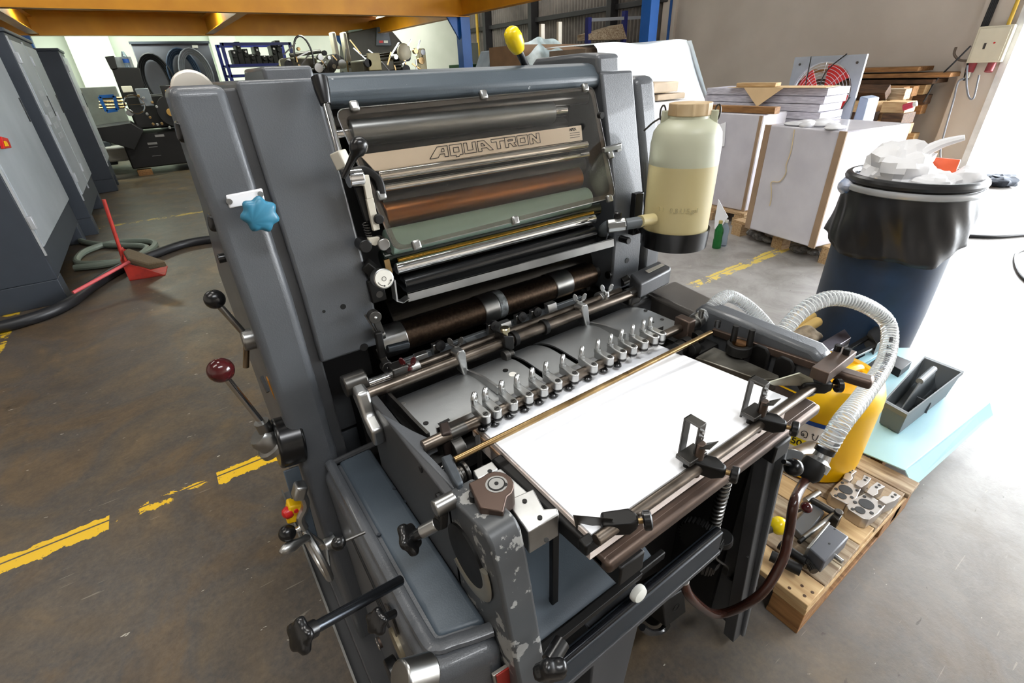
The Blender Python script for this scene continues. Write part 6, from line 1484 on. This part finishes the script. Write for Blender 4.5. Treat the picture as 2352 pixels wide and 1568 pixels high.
tag(MB().tube(catmull([PZ(x, y, .02) for x, y in ((198, 392), (215, 390), (222, 396), (212, 402), (200, 398))], 6, True), .03, 8, True).build('cable_ring', cgrey), 'loop of pale cable on the floor behind the cabinets', 'cable')
tag(pbox(210, 325, 250, 384, 12.2, .6, cab_d, 'floor_cabinet', None), 'low dark cabinet behind the hanging pale cable', 'cabinet')
# pale columns of the hall wall behind
struct(MB().box((PY(150, 90, 14.3).x, 14.3, 0), (PY(250, 90, 14.3).x, 14.6, 5)).build('trim_5', wall_g))
struct(MB().box((PY(480, 90, 14.5).x, 14.45, 0), (PY(540, 90, 14.5).x, 14.6, 5)).build('trim_6', wall_g))
# blue shelf rack with machine parts
navy = mat('navy rack paint', (24, 34, 110), .45, 0, var=.2)
YR = 12.4; A_, B_ = PY(508, 98, YR), PY(664, 95, YR); zl = PY(520, 172, YR).z
rk = thing('shelf_rack', 'navy blue steel rack holding dark machine parts', 'rack', (A_.x, YR, 0))
for x in (A_.x, B_.x):
    for y in (YR, YR + .7): MB().box((x - .03, y - .03, 0), (x + .03, y + .03, A_.z)).build('rack_post', navy, rk)
for z in (A_.z, PY(520, 148, YR).z, zl, .5):
    MB().box((A_.x, YR - .03, z - .05), (B_.x, YR + .03, z)).build('rack_beam', navy, rk); MB().box((A_.x, YR + .67, z - .05), (B_.x, YR + .73, z)).build('rack_beam', navy, rk)
    if z < A_.z - .05: MB().box((A_.x, YR, z - .045), (B_.x, YR + .7, z - .03)).build('rack_shelf', navy, rk)
sp_ = (B_.x - A_.x - .4) / 8
for i in range(9):
    x = A_.x + .2 + i * sp_; z = PY(520, 148, YR).z
    b = MB(); h_ = rc.uniform(.12, .42)
    b.box((x - sp_ * .42, YR + .15, z), (x + sp_ * .42, YR + .5, z + h_)).cyl((x, YR + .1, z + h_ * .6), (x, YR + .55, z + h_ * .6), sp_ * rc.uniform(.28, .45), n=14)
    b.use(1).cyl((x - .0, YR + .1, z + h_ * .8), (x - .0, YR + .14, z + h_ * .8), sp_ * .2, n=12)
    tag(b.build('machine_part', [dkm, steel], None, .004), 'dark machine part standing on the navy rack shelf', 'machine part', 'machine parts on the navy rack')
# two old presses right of the rack, seen over the hood
def old_press(label, X0, X1, ytop, Y, kind):
    a, b_ = PY(X0, ytop, Y), PY(X1, ytop, Y); w_ = b_.x - a.x; t = thing('old_press', label, 'printing press', ((a.x + b_.x) / 2, Y, 0)); z1 = a.z
    MB().box((a.x, Y, .05), (b_.x, Y + .9, z1 * .74)).build('press_base', dkm, t, .02)
    MB().box((a.x + w_ * .1, Y + .1, z1 * .74), (a.x + w_ * .5, Y + .8, z1 * .9)).build('press_tower', mat('olive grey iron', (96, 92, 80), .5, .3, var=.4), t, .03)
    for k in range(5): MB().cyl((a.x + w_ * (.1 + .02 * k), Y - .05 + .1 * k, z1 * (.72 + .05 * k)), (a.x + w_ * (.55 + .02 * k), Y - .05 + .1 * k, z1 * (.75 + .05 * k)), .035, n=14).build('press_roller', [steel_d, dkm][k % 2], t)
    for k in range(13):
        x = a.x + w_ * rc.uniform(.05, .95); z = z1 * rc.uniform(.74, .98); r = rc.uniform(.025, .08)
        MB().cyl((x, Y - .06, z), (x, Y + .02, z), r, n=16).build('press_wheel', rc.choice([steel, dkm, ivory, brass]), t, .004)
    for k in range(14):
        x = a.x + w_ * rc.uniform(.03, .9); z = z1 * rc.uniform(.74, .95); MB().bar((x, Y - .04, z), (x + rc.uniform(-.2, .25), Y - .04, z + rc.uniform(.05, .25)), .02, .02).build('press_link', rc.choice([steel_d, steel, brass]), t)
    if kind == 1:
        MB().tube([V((a.x + w_ * .3 + math.cos(q) * .16, Y, z1 * .9 + math.sin(q) * .32)) for q in np.linspace(-.4, 3.4, 16)], .018, 7).build('air_hose', black, t)
        for k in range(2): MB().box((a.x + w_ * (.78 + .16 * k), Y + .1, z1 * .8), (a.x + w_ * (.84 + .16 * k), Y + .3, z1 * 1.1)).build('pale_bottle', ivory, t, .02)
        MB().slab([(a.x + w_ * .3, Y - .05, z1 * .66), (a.x + w_ * .75, Y - .05, z1 * .92), (a.x + w_ * .85, Y - .05, z1 * .88), (a.x + w_ * .45, Y - .05, z1 * .62)], (0, .6, 0)).build('delivery_board', mat('ribbed board', (96, 96, 94), .5, .4, (40, 40, 40), vs=3, stretch=(12, 1, 1)), t)
    else:
        for k in range(2): MB().box((a.x + w_ * .12, Y - .06, z1 * (.64 + .17 * k)), (a.x + w_ * .28, Y - .02, z1 * (.78 + .17 * k))).build('cover_panel', mat('cream cover', (206, 196, 150), .45), t, .01)
        MB().sphere((a.x + w_ * .62, Y, z1 * .95), .13, 16, 10, (1, .8, 1.1)).build('lamp_dome', mat('white lamp glass', (250, 244, 216), .3), t)
        MB().cyl((a.x + w_ * .57, Y - .1, z1 * .68), (a.x + w_ * .57, Y - .02, z1 * .68), .12, n=24).build('cream_wheel', ivory, t, .01)
        MB().box((a.x + w_ * .8, Y - .05, z1 * .72), (a.x + w_ * .9, Y + .1, z1 * .98)).build('cover_panel', mat('bright cream', (248, 240, 196), .4), t, .02)
        MB().box((a.x + w_ * .4, Y - .02, z1 * .62), (a.x + w_ * .95, Y + .3, z1 * .7)).build('mirror_panel', steel, t)
    return t
old_press('old black press with an upright air hose and slatted delivery board', 640, 805, 102, 10.4, 1)
old_press('old press with cream covers and a round white lamp dome', 815, 990, 108, 9.2, 2)
old_press('low dark press partly hidden behind the hood near the rack', 625, 715, 135, 11.42, 3)
# dark upright press hood with printed panel
Yh = 12.0
hd_ = thing('press_hood', 'dark grey sloping machine hood with a pale printed panel behind the old presses', 'machine hood', PY(880, 150, Yh))
MB().slab([PY(x, y, Yh) for x, y in ((800, 75), (890, 58), (930, 105), (935, 170), (800, 170))], (0, .6, 0)).build('hood_shell', mat('olive dark hood', (70, 68, 62), .5), hd_, .02)
pp = MB().slab([PY(x, y, Yh - .05) for x, y in ((866, 62), (890, 61), (900, 105), (864, 105))], (0, .04, 0)).build('hood_panel', mat('slate panel', (92, 98, 106), .45), hd_, .01)
MB().slab([PY(x, y, Yh - .06) for x, y in ((873, 67), (887, 67), (888, 76), (876, 77))], (0, .005, 0)).build('panel_mark', white_p, pp)
MB().slab([PY(x, y, Yh - .06) for x, y in ((871, 93), (880, 93), (880, 99), (871, 99))], (0, .005, 0)).build('panel_mark', red_p, pp)
MB().slab([PY(x, y, Yh - .06) for x, y in ((882, 93), (891, 93), (891, 99), (882, 99))], (0, .005, 0)).build('panel_mark', white_p, pp)
MB().slab([PY(x, y, Yh + .1) for x, y in ((800, 70), (832, 66), (842, 110), (800, 120))], (0, .3, 0)).build('hood_window', mat('green glass pane', (150, 170, 160), .2), hd_)
# small grey box and green bin by the blue column, computer-like printer
tag(pbox(1070, 98, 1098, 150, 12.5, .3, mat('grey green box', (110, 116, 108), .5), 'wall_cabinet', None), 'grey green metal box behind the blue column', 'cabinet')
tag(pbox(1060, 146, 1110, 175, 9.85, .5, mat('dark green bin', (40, 76, 46), .5), 'green_bin', None), 'dark green bin seen behind the press hood', 'bin')
dm = thing('small_press', 'small press with pale grey cover beside the covered machine', 'printing press', PY(1150, 160, 9.0))
MB().slab([PY(x, y, 9.0) for x, y in ((1120, 160), (1135, 115), (1148, 114), (1145, 160))], (0, .5, 0)).build('press_cover', mat('pale slate cover', (128, 138, 152), .4), dm, .02)
MB().slab([PY(x, y, 9.1) for x, y in ((1145, 160), (1150, 116), (1185, 112), (1205, 160))], (0, .5, 0)).build('press_body', dkm, dm, .01)
MB().box((PY(1120, 160, 9).x, 9.0, 0), (PY(1205, 160, 9).x, 9.6, PY(1120, 160, 9).z)).build('press_base', dkm, dm, .01)
for k in range(5): pcyl(1158 + k * 7, 138, 4, 9.04, .05, steel_d, 'press_wheel', dm, 12)
tag(MB().cyl((8.7, 13.9, 0), (8.7, 13.9, 4), .04, n=10).build('wall_pipe', mat('yellow conduit', (214, 176, 60), .5)), 'yellow pipe running up the wall behind the blue column', 'pipe')
for i, y in enumerate((7.45, 7.6)):
    tag(MB().cyl((8.66, y, 0), (8.66, y, 5), .03, n=10).build('wall_pipe', mat('yellow conduit', (214, 176, 60), .5)), 'yellow pipe running up the wall by the plaster corner', 'pipe', 'yellow pipes at the plaster corner')
tag(MB().cyl((8.66, 7.05, 0), (8.66, 7.05, 5), .025, n=10).build('wall_pipe', bl_m), 'dark blue pipe on the plaster corner', 'pipe')
# ---------------- machine covered with plastic film
YP = 4.6
cvm = thing('covered_machine', 'bulky machine covered with a white translucent plastic sheet behind the press', 'machine', PY(1450, 200, YP))
tr0, tr1 = PY(1375, 95, YP), PY(1575, 92, YP); br1 = PY(1635, 200, YP)
film = mat('translucent film', (244, 248, 250), .3, 0, (228, 240, 246), vs=3, bump=.25, bs=10)
def cov(u, v):     # u around left-right, v from back top to front hem
    xl = tr0.x - .15 + .25 * v; x = xl + (tr1.x + .05 - xl) * u; z = tr0.z; y = YP + .8
    if v < .4: y = YP + .8 - 2 * v; z = tr0.z + .02 * math.sin(u * 9) - .03 * (1 - u)
    else:
        q = (v - .4) / .6; y = YP - .25 * q + .05 * math.sin(u * 14 + q * 3) * q; z = tr0.z - .95 * q; x = x + .34 * q * u * u
    return (x, y, z)
MB().grid(cov, 40, 18).build('cover_sheet', film, cvm, ang=80)
def cov2(u, v):
    x = tr1.x + .05 + .3 * v; y = YP + .8 - .85 * u - .2 * v * u; z = tr0.z - .7 * v - .04 * math.sin(u * 8) * v
    return (x, y, z)
MB().grid(cov2, 16, 10).build('cover_sheet', film, cvm, ang=80)
MB().box((tr0.x - .1, YP + .1, 0), (tr1.x, YP + .75, tr0.z - .06)).build('machine_body', mat('brown grey machine', (124, 108, 92), .6), cvm)
YQ = 5.6
def cov3(u, v):
    a, b_ = PY(1205, 165, YQ), PY(1320, 165, YQ); x = a.x + (b_.x - a.x) * u; zt_ = PY(1260, 84, YQ).z
    z = zt_ * (1 - .0) - .5 * v - .12 * (2 * u - 1) ** 2 + .012 * math.sin(u * 19 + v * 4); return (x, YQ + .35 * (.5 - v) + .02 * math.sin(u * 13), z)
MB().grid(cov3, 36, 10).build('cover_sheet', mat('crumpled blue film', (196, 214, 218), .25, 0, (150, 164, 164), vs=8, alpha=.8), cvm, ang=60)
a, b_ = PY(1205, 165, YQ), PY(1390, 165, YQ)
MB().box((a.x, YQ + .1, 0), (b_.x, YQ + .8, PY(1300, 100, YQ).z)).build('machine_body', mat('brown cardboard crate', (128, 98, 70), .7), cvm)
for q in ((1247, 55), (1287, 50)):
    p = PY(*q, YQ + .3); MB().box((p.x - .03, YQ + .3, p.z - .5), (p.x + .03, YQ + .34, p.z)).build('crate_upright', ivory, cvm)
# blue rack on the cladding with boards
YK = 8.2
rk2 = thing('board_rack', 'blue stake rack holding sloping boards by the corrugated wall', 'rack', PX(1400, 90, YK))
for q in ((1352, 40), (1436, 25)):
    p = PY(*q, 7.6); MB().box((p.x - .04, 7.56, 0), (p.x + .04, 7.64, p.z)).build('rack_post', navy, rk2)
p0, p1 = PY(1356, 46, 7.6), PY(1470, 40, 7.6); MB().bar(p0, p1, .05, .05).build('rack_beam', fanm, rk2)
MB().slab([PY(x, y, 7.55) for x, y in ((1352, 78), (1430, 55), (1440, 90), (1352, 92))], (0, .3, 0)).build('stacked_board', wood_o, rk2)
# cartons under the film, right of the hood
for i, (x0, y0, x1, y1) in enumerate(((1500, 186, 1560, 215), (1510, 212, 1575, 232))):
    tag(pbox(x0, y0, x1, y1, 3.4, .3, mat('tan carton', (206, 186, 160), .7), 'flat_carton', None), 'tan flat carton lying below the plastic covered machine', 'carton', 'flat cartons by the covered machine')
tag(MB().box((PY(1480, 215, 3.35).x, 3.35, 0), (PY(1600, 215, 3.35).x, 3.95, PY(1500, 232, 3.35).z - .02)).build('white_crate', paper_w, None, .01), 'white wrapped crate below the flat cartons', 'crate')
